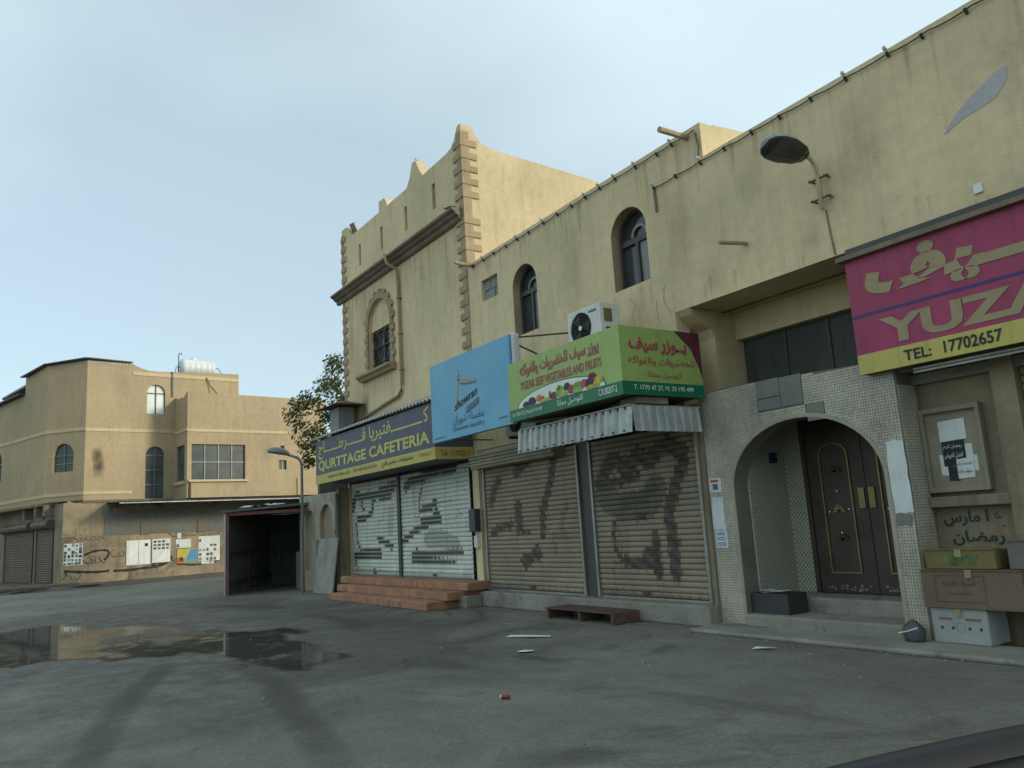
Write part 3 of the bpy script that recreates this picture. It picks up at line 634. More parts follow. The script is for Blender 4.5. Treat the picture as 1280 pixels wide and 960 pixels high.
# double iron door
DR = thing('entrance_door', 'black double iron door with gold trim inside the mosaic arch', 'door', (-5.6, 1.05, .33))
obj('door_frame', MB().prism(rect(-6.36, -4.72, .33, 2.45), [rect(-6.3, -4.78, .33, 2.39)], 1.0, 1.08), DOORBLK, DR)
for x0, x1 in ((-6.295, -5.545), (-5.535, -4.785)):
    lf = obj('door_leaf', MB().box(x0, x1, 1.02, 1.06, .335, 2.38), DOORBLK, DR)
    cx = (x0 + x1) / 2
    outl = [(cx - .2, .56), (cx + .2, .56)] + arc(cx, 1.95, .2, .15, 0, 180, 12); inn = [(cx - .182, .578), (cx + .182, .578)] + arc(cx, 1.95, .182, .132, 0, 180, 12)
    obj('gold_trim', MB().prism(outl, [inn], 1.0, 1.018), GOLD, lf)
    for z in (.95, 1.28, 1.75):
        st = MB()
        for a in range(7):
            t = rad(a * 30); st.obox((cx + .045 * math.cos(t), 1.008, z + .045 * math.sin(t) * .9), .075, .012, .02, Matrix.Rotation(-t, 3, 'Y'))
        if z == 1.28: obj('gold_flower', st, GOLD, lf)
        else: obj('iron_flower', st, mat('tarnished_brass', (.09, .055, .025), .5, metal=.5), lf)
    for dx, dz in ((0, .24), (-.13, .0), (.13, .02), (0, -.25)):
        obj('stud', MB().obox((cx + dx, 1.008, 1.28 + dz), .022, .018, .022), WHITE, lf, bevel=.006)
    hx = x1 - .1 if x1 < -5.54 else x0 + .02
    obj('handle', MB().box(hx, hx + .08, 1.0, 1.018, 1.3, 1.54), GOLD, lf, bevel=.004)
    # scraped paint at the foot
    sp_ = MB()
    for k in range(22):
        a = x0 + .05 + random.random() * .62; sp_.obox((a, 1.018, .37 + .05 * random.random()), .03 * random.random() + .01, .004, .03 * random.random() + .008)
    obj('scraped_paint', sp_, CONC, lf)

# recessed wall with the notice, beyond the entrance
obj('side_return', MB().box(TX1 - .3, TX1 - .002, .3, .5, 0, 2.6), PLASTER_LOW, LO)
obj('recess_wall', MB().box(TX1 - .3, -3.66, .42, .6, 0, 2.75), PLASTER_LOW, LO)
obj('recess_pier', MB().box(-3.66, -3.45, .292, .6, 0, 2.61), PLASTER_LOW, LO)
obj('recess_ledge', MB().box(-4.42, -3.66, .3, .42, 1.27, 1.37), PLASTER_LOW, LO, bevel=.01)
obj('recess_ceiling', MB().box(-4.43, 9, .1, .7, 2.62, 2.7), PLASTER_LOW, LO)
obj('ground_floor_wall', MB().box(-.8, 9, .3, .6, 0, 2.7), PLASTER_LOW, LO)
gp = MB(); random.seed(11)
def scrawl(cx, cz, wd, h, seed, fn, m, parent, lw=.03, name='graffiti'):
    mb = MB(); rr = random.Random(seed)
    n = max(3, int(wd / .13))
    for k in range(n):
        x0 = cx - wd / 2 + wd * k / n; ph = rr.random() * 6
        pts = [(x0 + .09 * math.sin(j * .8 + ph) * (1 + rr.random() * .3) + j * .008, cz + h / 2 * math.cos(j * .65 + ph * 1.7)) for j in range(rr.randint(5, 9))]
        mb.ribbon(pts, lw, fn)
    return obj(name, mb, m, parent)
text(arabic('ع ا مارس'), front(.417), -4.36, 1.06, .56, .17, SPRAY_G, LO, bold=.02, name='graffiti')
text(arabic('رمضان'), front(.417), -4.3, .9, .48, .14, SPRAY_G, LO, bold=.02, name='graffiti')

# patches, cracks and scrawls on the upper wall
obj('grey_paint_patch', MB().prism([tuple(q) for q in smooth_line([(-3.57, 4.76), (-3.5, 4.84), (-3.35, 4.96), (-3.2, 5.05), (-3.05, 5.12), (-2.95, 5.14), (-2.97, 5.01), (-3.07, 4.9), (-3.2, 4.86), (-3.34, 4.84), (-3.46, 4.8), (-3.55, 4.76)], 4)[:-1]], [], -.004, -.001), mat('grey_paint', (.44, .42, .43), .9, var=.08), LWALL)
obj('cable', MB().tube([(-4.9, -.012, 4.5), (-4.88, -.012, 4.2), (-4.86, -.012, 3.98)], .008, 5), CORN, LO)
obj('wall_conduit', MB().tube([(-7.42, -.02, 5.78), (-7.41, -.02, 5.42)], .018, 6), CORN, LO)
obj('wall_conduit', MB().tube([(-6.6, -.02, 6.2), (-6.56, -.02, 6.0), (-6.58, -.02, 5.88)], .012, 6), CORN, LO)
obj('overflow_spout', MB().tube([(-6.0, .05, 4.5), (-6.05, -.42, 4.46)], .026, 8), QUOIN, LO)
obj('overflow_spout', MB().tube([(-6.75, .1, 6.2), (-6.75, -.5, 6.2)], .04, 8), QUOIN, LO)
obj('overflow_spout', MB().tube([(-12.3, .1, 6.16), (-12.3, -.4, 6.2)], .035, 8), QUOIN, LO)
obj('switch_plate', MB().box(-3.39, -3.31, -.02, 0, 4.08, 4.17), WHITE, LO, bevel=.004)
for x, z0, z1, wd in [(-9.4, 6.15, 4.4, .6), (-11.7, 6.1, 5.0, .4), (-7.1, 5.7, 4.3, .5), (-5.9, 5.75, 4.9, .5), (-4.4, 5.8, 4.6, .6), (-2.9, 5.85, 4.5, .5), (-8.0, 4.5, 4.0, .5), (-10.6, 4.45, 3.9, .5), (-5.2, 4.5, 4.0, .35), (-6.6, 4.5, 4.02, .4)]:
    decal('grime_streak', [(x, z0), (x + .05, (z0 + z1) / 2), (x - .04, z1)], wd, STREAKM, LWALL, lambda u, v: (u, -.003, v))
def streaks(parent, spec, m, name='rain_streaks'):
    """many thin run-off stains in one mesh; spec items: (x, z_top, length, width, y)"""
    vs, fs, fade = [], [], []
    for x, z, l, wd, y in spec:
        o = len(vs); n = 7
        for i in range(n):
            for j in range(3): vs.append((x + (j - 1) * wd * .5 * (1 - .3 * i / n), y, z - l * i / (n - 1))); fade.append((0 if j != 1 else 1) * (1 - i / (n - 1)) ** .8)
        fs += [(o + i * 3 + j, o + i * 3 + j + 1, o + (i + 1) * 3 + j + 1, o + (i + 1) * 3 + j) for i in range(n - 1) for j in range(2)]
    ob = obj(name, MB().add(vs, fs), m, parent, kind='stuff'); a = ob.data.attributes.new('fade', 'FLOAT', 'POINT'); a.data.foreach_set('value', fade); return ob
STK = stain_mat('rain_streak', (.32, .26, .165), .36)
rr = random.Random(21)
streaks(LWALL, [(x, (6.2 if x < -6.55 else 5.83) + rr.uniform(-.05, .03), rr.uniform(.15, 1.0), rr.uniform(.03, .13), -.0032) for x in [rr.uniform(-12.3, 1.5) for _ in range(60)]] + [(rr.choice((-10.67, -8.03)) + rr.uniform(-.4, .4), 4.5, rr.uniform(.15, .5), rr.uniform(.04, .1), -.0032) for _ in range(12)] + [(rr.uniform(-7.2, 0), 4.0 + rr.uniform(.02, .3), .3, rr.uniform(.03, .1), -.0032) for _ in range(14)], STK)
streaks(TW, [(rr.uniform(-18.6, -12.9), 7.17, rr.uniform(.2, 1.4), rr.uniform(.04, .16), -.0036) for _ in range(26)] + [(rr.uniform(-17.7, -15.7), 4.88, rr.uniform(.15, .6), rr.uniform(.03, .1), -.0036) for _ in range(12)] + [(rr.uniform(-18.6, -12.9), 8.76, rr.uniform(.1, .6), rr.uniform(.03, .1), -.0036) for _ in range(18)], STK)
cr_ = MB(); rr = random.Random(2)
for x, z, n in [(-8.1, 4.4, 6), (-7.6, 4.25, 5), (-7.4, 4.4, 6)]:
    p = [(x, z)]
    for i in range(n): p.append((p[-1][0] + rr.uniform(-.05, .05), p[-1][1] - .07))
    cr_.ribbon(p, .008, lambda u, v: (u, -.0035, v))
obj('crack', cr_, QUOIN, LWALL)

# ------------------------------------------------------------------ string lights along the parapets
def string_lights(label, pts, n, seed):
    t = thing('string_light', label, 'string light', pts[0], 0, 'string lights on the parapets'); rr = random.Random(seed)
    P = []
    for i in range(n + 1):
        ls = [(Vector(pts[j + 1]) - Vector(pts[j])).length for j in range(len(pts) - 1)]; f = i / n * sum(ls); k = 0
        while k < len(ls) - 1 and f > ls[k]: f -= ls[k]; k += 1
        P.append(Vector(pts[k]).lerp(Vector(pts[k + 1]), f / ls[k]))
    wire = []
    for i in range(n):
        a, b = P[i], P[i + 1]; sag = .012 + .012 * rr.random()
        for j in range(4): s = j / 4; wire.append(a.lerp(b, s) - Vector((0, 0, sag * 4 * s * (1 - s))))
    obj('wire', MB().tube(wire + [P[-1]], .008, 5), BLACKP, t)
    for p in P[:-1]:
        p = p + Vector((rr.uniform(-.06, .06), 0, rr.uniform(-.01, .01)))
        s = obj('socket', MB().tube([p + Vector((0, .02, -.035)), p + Vector((0, -.015, .012))], .017, 6), BLACKP, t)
        if rr.random() < .4:
            obj('bulb', MB().loft([[p + Vector((r_ * math.cos(rad(a)), -.02 - h_ * .6 + r_ * .6 * math.sin(rad(a)), .02 + h_ * .8 + r_ * .6 * math.sin(rad(a)) * .7)) for a in range(0, 360, 45)] for h_, r_ in ((0, .012), (.012, .022), (.03, .026), (.045, .02), (.055, .008))]), GLASS_B, s, smooth=True)
    return t
GLASS_B = mat('bulb_glass', (.6, .64, .62), .15, var=.1, bump=0)
string_lights('wire of small bulbs along the higher parapet beside the quoins', [(-12.3, -.03, 6.17), (-6.6, -.03, 6.23)], 15, 4)
string_lights('wire of small bulbs along the lower parapet above the street lamp', [(-7.4, -.03, 5.76), (-6.5, -.03, 5.78), (-3.1, -.03, 5.84), (2.0, -.03, 5.87)], 22, 9)

# ------------------------------------------------------------------ roller shutters
def paint_eval(U, V, strokes, pitch, seed, crisp=False):
    rng = np.random.default_rng(seed); A = np.zeros(U.shape); C = np.zeros(U.shape + (3,))
    frac = (V / pitch) % 1.0
    wob = .018 * np.sin(U * 37 + np.floor(V / pitch) * 2.4) + .014 * np.sin(U * 83 + np.floor(V / pitch) * 5.1)
    for col, wd, pts, op, strip in strokes:
        d = np.full(U.shape, 9.)
        q_ = 1.0 if crisp else .75; Vs = V * (1 - q_) + (np.floor(V / pitch) + .55) * pitch * q_ if strip else V
        for p, q in zip(pts[:-1], pts[1:]): d = np.minimum(d, seg_dist(U, Vs, p, q))
        a = np.clip((wd / 2 + wob * (.45 if crisp else 1) - d) / (.012 if crisp and strip else .02 if strip else .03) + .5, 0, 1) * op
        if strip: a = a * np.where((frac > .2) & (frac < .93), 1, .0 if crisp else .35) * (1 if crisp else .85 + .15 * np.sin(U * 19 + V * 31))
        C = C * (1 - a[..., None]) + np.array(col) * a[..., None]; A = A + a * (1 - A)
    return C, A
def slat_mesh(x0, W, z0, pitch, y, strokes, seed, nu, zbase):
    prof = [(0.0, .006), (.08, -.004), (.18, -.011), (.36, -.015), (.56, -.016), (.76, -.0145), (.92, -.010), (.99, .004)]
    us = np.linspace(0, W, nu); vs, fs, U, V = [], [], [], []
    for k, (f, dy) in enumerate(prof):
        for u in us: vs.append((x0 + u, y + dy, z0 + f * pitch)); U.append(u); V.append(z0 - zbase + f * pitch)
    for k in range(len(prof) - 1):
        for i in range(nu - 1): fs.append((k * nu + i, k * nu + i + 1, (k + 1) * nu + i + 1, (k + 1) * nu + i))
    return vs, fs, np.array(U), np.array(V)
def shutter(label, x0, x1, z0, z1, y, m, n, strokes=(), seed=1, res=.016, mid=(), loc=None, crisp=False):
    t = thing('roller_shutter', label, 'roller shutter', ((x0 + x1) / 2, y, z0)); pitch = (z1 - z0) / n; W = x1 - x0; nu = max(2, int(W / res)) if strokes else 6
    rr = random.Random(seed)
    for k in range(n):
        vs, fs, U, V = slat_mesh(x0, W, z0 + k * pitch, pitch, y + rr.uniform(-.002, .002), strokes, seed, nu, z0)
        o = obj('slat', MB().add(vs, fs), m, t)
        if strokes:
            C, A = paint_eval(U, V, strokes, pitch, seed, crisp)
            at = o.data.color_attributes.new('paint', 'FLOAT_COLOR', 'POINT')
            at.data.foreach_set('color', np.concatenate([C, A[:, None]], 1).astype(np.float32).ravel())
        else:
            at = o.data.color_attributes.new('paint', 'FLOAT_COLOR', 'POINT'); at.data.foreach_set('color', np.zeros(len(vs) * 4, np.float32))
    obj('bottom_bar', MB().box(x0, x1, y - .02, y + .02, z0 - .03, z0 - .002), RAIL, t)
    for hx in mid: obj('lock_hasp', MB().box(hx - .06, hx + .06, y - .045, y - .018, z0 + .04, z0 + .08), RUST, t, bevel=.005)
    return t
BK, DG, BR_, RD, TEAL, GY, ORG = (.02, .026, .022), (.022, .038, .03), (.036, .03, .027), (.22, .035, .03), (.05, .14, .10), (.10, .10, .085), (.35, .10, .05)
def px(pts, ax, bx, W, az, bz, H): return [((x - ax) / (bx - ax) * W, (az - y) / (az - bz) * H) for x, y in pts]
def S(col, wd, pts, box, op=.97, strip=True): return (col, wd * (1.2 if strip else 1), px(pts, *box), op, strip)
# cafeteria shutters: coordinates sketched on a 0..1 style grid of each shutter
H1 = 2.14
B1 = (38, 345, 2.6, 715, 150, H1); B2 = (358, 795, 2.95, 722, 95, H1)
st1 = [S(DG, .17, [(50, 285), (75, 215), (110, 250), (160, 232), (200, 250), (250, 215), (325, 205)], B1), S(DG, .12, [(230, 258), (300, 262)], B1), S(BK, .12, [(188, 262), (180, 345), (130, 372), (78, 375)], B1), S(BK, .08, [(110, 300), (125, 320)], B1),
       S(BK, .07, [(68, 400), (74, 520), (102, 578)], B1), S(BK, .13, [(215, 500), (250, 520), (300, 550)], B1), S(BK, .19, [(60, 600), (140, 592), (225, 590)], B1), S(BK, .07, [(60, 620), (55, 660)], B1), S(BK, .08, [(185, 680), (180, 712)], B1),
       S(RD, .02, [(255, 270), (262, 330), (245, 390), (222, 400), (212, 455)], B1, .6, False), S(GY, .3, [(300, 350), (290, 450)], B1, .25, False), S(GY, .12, [(60, 690), (330, 700)], B1, .4, False), S(DG, .1, [(50, 255), (45, 320)], B1)]
st2 = [S(DG, .16, [(395, 180), (430, 150), (500, 135), (560, 125), (640, 98), (720, 92)], B2), S(DG, .1, [(640, 130), (715, 122)], B2), S(DG, .25, [(400, 160), (700, 115)], B2, .35, False), S(BK, .06, [(510, 190), (488, 260), (486, 300)], B2),
       S(BK, .12, [(490, 330), (560, 318), (590, 292), (595, 350)], B2), S(BK, .09, [(580, 360), (612, 362)], B2), S(BK, .13, [(615, 395), (540, 410), (450, 450), (370, 508)], B2), S(BK, .12, [(615, 385), (500, 395)], B2),
       S(BK, .13, [(430, 598), (560, 588), (735, 580)], B2), S(BK, .06, [(425, 630), (700, 625)], B2), S(BK, .06, [(450, 570), (460, 565)], B2), S(BK, .05, [(545, 470), (580, 468)], B2),
       S(RD, .018, [(445, 180), (455, 330), (460, 390), (500, 330), (560, 300), (690, 290)], B2, .7, False), S(RD, .018, [(645, 250), (650, 330)], B2, .6, False), S(RD, .018, [(715, 340), (745, 375), (700, 385)], B2, .6, False), S(RD, .02, [(510, 470), (515, 530)], B2, .6, False), S(RD, .018, [(640, 480), (660, 520)], B2, .6, False),
       S(GY, .35, [(540, 505), (620, 500), (700, 540)], B2, .4, False), S(GY, .1, [(370, 712), (780, 712)], B2, .4, False)]
shutter('white graffiti roller shutter under the navy sign, left of its pair', -18.6, -16.0, .42, .42 + H1, .05, SHUT_W, 25, st1, 3, mid=(-17.3,), crisp=True)
shutter('white graffiti roller shutter under the navy sign, right of its pair', -15.85, -12.9, .42, .42 + H1, .05, SHUT_W, 25, st2, 4, mid=(-14.4,), crisp=True)
B3 = (170, 592, 2.7, 645, 100, 2.2); B4 = (645, 1175, 2.12, 680, 75, 2.2)
st3 = [S(BR_, .16, [(330, 165), (400, 108), (505, 85)], B3), S(BR_, .14, [(508, 95), (480, 220), (440, 330), (432, 425)], B3), S(BR_, .15, [(240, 185), (215, 230), (195, 285)], B3), S(BR_, .17, [(328, 305), (330, 395)], B3), S(BR_, .12, [(195, 410), (240, 390), (290, 380)], B3),
       S(BR_, .13, [(350, 545), (375, 520), (405, 480), (410, 505), (335, 525)], B3), S(BR_, .06, [(340, 410), (375, 412)], B3), S(TEAL, .1, [(535, 325), (510, 400), (530, 440), (475, 430), (480, 490)], B3, .35, False), S(ORG, .02, [(190, 260), (210, 200), (255, 160)], B3, .5, False), S(ORG, .02, [(310, 300), (345, 285)], B3, .5, False), S(ORG, .02, [(330, 500), (320, 540)], B3, .4, False), S(GY, .12, [(190, 640), (590, 655)], B3, .5, False)]
st4 = [S(BR_, .2, [(690, 235), (740, 170), (790, 168), (835, 205), (900, 150), (950, 185), (1040, 130), (1105, 170)], B4), S(BR_, .12, [(670, 255), (800, 245), (880, 235)], B4), S(BR_, .17, [(1110, 200), (1065, 280), (1020, 380), (1030, 480), (1030, 600)], B4), S(GY, .4, [(700, 290), (780, 345), (930, 340), (970, 290)], B4, .6, False), S(BK, .14, [(800, 330), (900, 320), (960, 290)], B4, .5),
       S(BR_, .07, [(745, 410), (732, 455), (750, 515)], B4), S(BR_, .13, [(770, 545), (850, 560), (950, 560)], B4), S(BR_, .12, [(950, 450), (950, 595)], B4), S(BR_, .1, [(890, 520), (945, 510)], B4), S(BR_, .06, [(870, 388), (910, 388)], B4), S(ORG, .02, [(690, 190), (760, 150), (830, 150), (900, 130), (960, 160), (1040, 110), (1110, 160)], B4, .55, False), S(ORG, .03, [(715, 585), (740, 550), (770, 570)], B4, .7, False), S(ORG, .02, [(770, 420), (775, 500)], B4, .5, False), S(RD, .04, [(1000, 490), (1070, 470)], B4, .4, False), S(RD, .03, [(1000, 540), (1010, 480)], B4, .4, False), S(GY, .12, [(660, 672), (1190, 690)], B4, .5, False)]
shutter('beige graffiti roller shutter between the orange steps and the centre post', -12.31, -9.63, .29, 2.5, .035, SHUT_B, 30, st3, 5, mid=(-11.0,))
shutter('beige graffiti roller shutter under the corrugated awning beside the mosaic entrance', -9.26, -7.16, .29, 2.5, .035, SHUT_B, 30, st4, 6, mid=(-8.3,))
shutter('dim roller shutter at the right edge beyond the notice board', -3.44, -.85, .1, 2.5, .4, SHUT_B, 30, (), 7)
# housings for the rolled-up slats
def hood(label, x0, x1, z0, z1, y, m, group):
    t = thing('shutter_hood', label, 'shutter hood', (x0, y, z0)); prof = [(y, z1), (y - .1, z1 - .01), (y - .2, z1 - .1), (y - .24, z0 + .1), (y - .22, z0 + .01), (y, z0)]
    obj('casing', MB().prism(prof, [], x0, x1, fn=lambda u, v, w_: (w_, u, v)), m, t)
    for k in range(4):
        z = z0 + .06 + k * (z1 - z0 - .12) / 4; obj('casing_rib', MB().box(x0 + .002, x1 - .002, y - .262, y - .232, z, z + .03), m, t)
hood('beige roll housing above the shutter by the orange steps', -12.42, -9.9, 2.36, 2.7, .02, mat('hood_beige', (.30, .265, .19), .6, var=.2, streak=.3, bump=.08), None)

# cafeteria steps in orange tile
STP = thing('tiled_steps', 'three orange tiled steps in front of the white shutters', 'steps', (-15, -.5, 0))
for k, (xa, xb, yf, z0, z1) in enumerate([(-17.25, -12.62, -1.08, 0, .14), (-17.6, -12.45, -.76, .141, .28), (-18.2, -12.3, -.44, .281, .42)]):
    sp = obj('step', MB().box(xa, xb, yf, -.002, z0, z1), ORANGE, STP, bevel=.012)
    n = 9
    for i in range(n):
        a = xa + (xb - xa) * i / n; b = xa + (xb - xa) * (i + 1) / n
        obj('riser_tile', MB().box(a + .004, b - .004, yf - .012, yf + .001, z0 + .006, z1 - .012), ORANGE, sp, bevel=.003)
obj('side_kerb', MB().box(-12.62, -12.3, -.5, -.17, 0, .2), CONC, STP, bevel=.02)
EB = thing('meter_cabinet', 'small dark electric cabinet on the pillar between the white and beige shutters', 'cabinet', (-12.6, -.05, 1.2))
obj('case', MB().box(-12.71, -12.5, -.13, -.002, 1.28, 1.68), flat('slate_box', (.05, .06, .08), .5), EB, bevel=.01)
obj('sticker', MB().box(-12.68, -12.56, -.055, -.003, 1.0, 1.2), PAPER, EB)

# ------------------------------------------------------------------ cafeteria sign
CF = thing('shop_sign', 'navy and yellow cafeteria sign box with large yellow letters', 'sign', (-15.6, -.8, 2.6))
CX0, CX1, CZ0, CZ1, CY = -18.75, -12.63, 2.59, 3.62, -.8
obj('box', MB().box(CX0, CX1, CY + .02, -.02, CZ0 + .01, CZ1 - .01), NAVY, CF)
CFp = obj('front_panel', MB().box(CX0, CX1, CY, CY + .018, CZ0 + .22, CZ1), NAVY, CF, bevel=.004)
obj('yellow_strip', MB().box(CX0, CX1, CY - .004, CY + .018, CZ0, CZ0 + .218), YEL, CF)
obj('side_panel', MB().box(CX1 + .001, CX1 + .018, CY, -.02, CZ0 + .22, CZ1), NAVY, CF)
obj('side_strip', MB().box(CX1 + .001, CX1 + .02, CY, -.02, CZ0, CZ0 + .218), YEL, CF)
F = front(CY - .001)
text(arabic('كـــــفتيريا قـــرطـــاج'), F, -18.55, 3.16, 5.75, .42, YELT, CF, bold=.016)
text('QURTTAGE CAFETERIA', F, -18.55, 2.86, 5.75, .27, YELT, CF, bold=.03)
F2 = front(CY - .005)
text('SANDWICH  FRESH JUICE', F2, -17.95, 2.665, 1.35, .075, GREYT, CF, bold=.01)
text('FRESH MILK MIXED JUICE', F2, -16.4, 2.67, 1.25, .075, REDT, CF, bold=.01)
text(arabic('سندوتشات - عصير طازج'), F2, -14.9, 2.64, 1.4, .13, BLKT, CF, bold=.012)
text('17783217', F2, -13.25, 2.68, .5, .06, REDT, CF)
G_ = side(CX1 + .018)
text('Tel: 17783217', side(CX1 + .02), -.7, 2.65, .62, .1, REDT, CF, bold=.01)
text(arabic('كفتيريا'), G_, -.68, 2.95, .6, .28, YELT, CF, bold=.03)
# corrugated sheet roof that covers the sign
def corrugated(x0, x1, y0, z0, y1, z1, pitch, amp, across='x', n=None):
    mb = MB(); n = n or int((x1 - x0) / pitch * 6); vs = []
    nrm = Vector((0, -(z1 - z0), (y1 - y0))).normalized()
    for i in range(n + 1):
        x = x0 + (x1 - x0) * i / n; o = amp * math.sin(2 * math.pi * (x - x0) / pitch) * nrm
        vs += [(x, y0 + o.y, z0 + o.z), (x, y1 + o.y, z1 + o.z)]
    mb.add(vs, [(2 * i, 2 * i + 2, 2 * i + 3, 2 * i + 1) for i in range(n)])
    return mb
def solid(o, t=.003):
    s = o.modifiers.new('thick', 'SOLIDIFY'); s.thickness = t; return o
AWR = thing('sheet_roof', 'rippled metal sheet roof lying over the navy cafeteria sign', 'roof sheet', (-15.6, -.5, 3.65))
solid(obj('sheet', corrugated(-19.05, -12.5, -.88, 3.665, -.03, 4.0, .145, .022), STEEL, AWR, smooth=True))
obj('support', MB().box(-18.9, -12.6, -.5, -.46, 3.63, 3.74), RUST, AWR)
# kitchen flue with a hat
FL = thing('flue', 'grey metal flue with a pointed hat behind the cafeteria sign', 'flue', (-18.1, -.35, 3.7))
obj('duct', MB().box(-18.4, -17.86, -.55, -.16, 3.6, 4.36), mat('flue_grey', (.2, .215, .205), .6, var=.2, streak=.3), FL, bevel=.01)
hat = MB().add([(-18.72, -.76, 4.39), (-17.54, -.76, 4.39), (-17.54, .02, 4.39), (-18.72, .02, 4.39), (-18.13, -.36, 4.57)], [(0, 1, 4), (1, 2, 4), (2, 3, 4), (3, 0, 4), (3, 2, 1, 0)])
obj('hat', hat, RUST, FL)
for x, y in ((-18.4, -.54), (-17.87, -.54), (-18.4, -.17), (-17.87, -.17)): obj('hat_strut', MB().box(x, x + .02, y, y + .02, 4.35, 4.41), RUST, FL)

# ------------------------------------------------------------------ blue laundry sign
BS = thing('shop_sign', 'sky blue laundry sign board with a hanger logo, between navy and green signs', 'sign', (-10.8, -1.15, 2.79))
obj('board', MB().box(-12.03, -9.53, -1.15, -1.07, 2.79, 4.115), BLUE, BS, bevel=.005)
obj('foam_edge', MB().box(-9.529, -9.45, -1.12, -1.0, 3.55, 4.13), mat('foam_white', (.6, .6, .55), .9, bump=.8, bscale=30), BS, bevel=.03)
F = front(-1.151)
# hanger / tent logo
lg = MB()
def pline(P, wd): lg.ribbon(P, wd, lambda u, v: (u, -1.155, v))
pline(smooth_line([(-11.2, 3.22), (-11.12, 3.45), (-11.06, 3.68), (-11.04, 3.78)], 4), .035); pline([(-11.07, 3.72), (-10.8, 3.66), (-10.52, 3.63)], .035)
obj('logo_line', lg, ORNT, BS)
lg = MB(); pline([(-11.0, 3.64), (-10.75, 3.60), (-10.5, 3.59)], .018); pline(smooth_line([(-11.05, 3.76), (-11.04, 3.84), (-11.07, 3.88)], 4), .014); obj('logo_line', lg, GREYT, BS)
text('showran', F, -11.22, 3.22, .74, .14, BLKT, BS, bold=.015, shear=.25, slope=.17)
sb = MB(); sb.add([(-10.85, -1.154, 3.13), (-10.45, -1.154, 3.24), (-10.45, -1.154, 3.34), (-10.85, -1.154, 3.23)], [(0, 1, 2, 3)]); obj('logo_plate', sb, GREYT, BS)
text('laundry', front(-1.1545), -10.83, 3.15, .36, .07, BLUE, BS, slope=.1)
text(arabic('مغسلة شوران'), F, -11.3, 2.985, .98, .17, GREYT, BS)
text('showran laundry', F, -11.3, 2.875, .98, .1, GREYT, BS)
for a, b, z in ((-11.95, -11.62, 2.845), (-9.9, -9.66, 2.91)): obj('printed_line', MB().box(a, b, -1.1535, -1.1505, z, z + .02), GREYT, BS)
rd = [((-9.6, -1.08, 4.08), (-8.6, -.02, 4.06)), ((-9.55, -1.06, 4.0), (-9.35, -.02, 3.55)), ((-11.8, -1.06, 4.05), (-11.9, -.02, 4.05)), ((-9.55, -1.06, 3.62), (-9.1, -.02, 3.6)), ((-11.9, -1.06, 2.85), (-11.9, -.02, 2.85)), ((-9.7, -1.06, 2.85), (-9.7, -.02, 2.85))]
for a, b in rd: obj('bracket_rod', MB().tube([a, b], .014, 6), RUST, BS)

# ------------------------------------------------------------------ green grocer sign (wraps the corner)
GS = thing('shop_sign', 'lime green vegetables and fruits sign box wrapping round a corner', 'sign', (-8.1, -1.36, 2.76))
GX0, GX1, GY, GZ0, GZ1 = -9.28, -6.885, -1.36, 2.765, 3.59
obj('box', MB().box(GX0 + .01, GX1 - .012, GY + .012, -.03, GZ0 + .012, GZ1 - .012), mat('sign_back', (.2, .17, .11), .8, var=.3, streak=.3), GS)
obj('front_panel', MB().box(GX0, GX1 - .0, GY, GY + .011, GZ0 + .16, GZ1), GREEN, GS)
obj('front_strip', MB().box(GX0, GX1, GY - .003, GY + .011, GZ0, GZ0 + .159), GREEN_D, GS)
obj('side_panel', MB().box(GX1 - .011, GX1 + .0, GY + .0115, -.03, GZ0 + .16, GZ1), GREEN, GS)
obj('side_strip', MB().box(GX1 - .011, GX1 + .003, GY + .0115, -.03, GZ0, GZ0 + .159), GREEN_D, GS)
F = front(GY - .001); FS = front(GY - .004)
text(arabic('يوزر سيف للخضروات والفواكه'), F, -8.98, 3.32, 1.72, .2, REDT, GS, bold=.03)
text('YUZAR SEEF VEGETABLES AND FRUITS', F, -8.98, 3.165, 1.75, .115, REDT, GS, bold=.02)
text('Tel:1770 47 27, Mob:33 195 499', FS, -9.22, 2.82, .72, .055, WHT, GS, bold=.01)
text(arabic('التوصيل مجانا'), FS, -8.15, 2.80, .52, .1, WHT, GS, bold=.01)
text('C.R.80207-2', FS, -7.32, 2.81, .34, .08, WHT, GS, bold=.01)
dome = arc(-8.12, 2.925, .95, .225, 0, 180, 24)
obj('print_rim', MB().prism(dome, [], GY - .0045, GY - .001), GREEN_D, GS)
obj('print_dome', MB().prism(arc(-8.12, 2.925, .93, .21, 0, 180, 24), [], GY - .007, GY - .0046), WHT, GS)
fruit = [(-8.86, .03, .09, .06, (.03, .025, .04)), (-8.72, .06, .1, .08, (.03, .02, .03)), (-8.55, .09, .07, .06, (.5, .2, .03)), (-8.48, .06, .06, .05, (.4, .04, .03)), (-8.4, .03, .14, .035, (.45, .42, .06)), (-8.22, .06, .08, .065, (.18, .03, .05)), (-8.08, .11, .1, .09, (.2, .3, .06)), (-8.0, .05, .1, .055, (.4, .42, .12)), (-7.93, .16, .07, .06, (.02, .03, .025)),
         (-7.84, .09, .07, .07, (.35, .03, .05)), (-7.7, .1, .12, .08, (.12, .28, .04)), (-7.72, .04, .1, .05, (.25, .36, .1)), (-7.58, .13, .07, .06, (.45, .05, .06)), (-7.48, .1, .08, .08, (.03, .02, .03)), (-7.42, .19, .08, .07, (.1, .015, .03)), (-7.3, .12, .09, .06, (.5, .4, .03)), (-7.42, .04, .14, .03, (.4, .36, .05)), (-8.3, .1, .02, .06, (.06, .1, .03)), (-8.1, .18, .02, .04, (.08, .16, .04))]
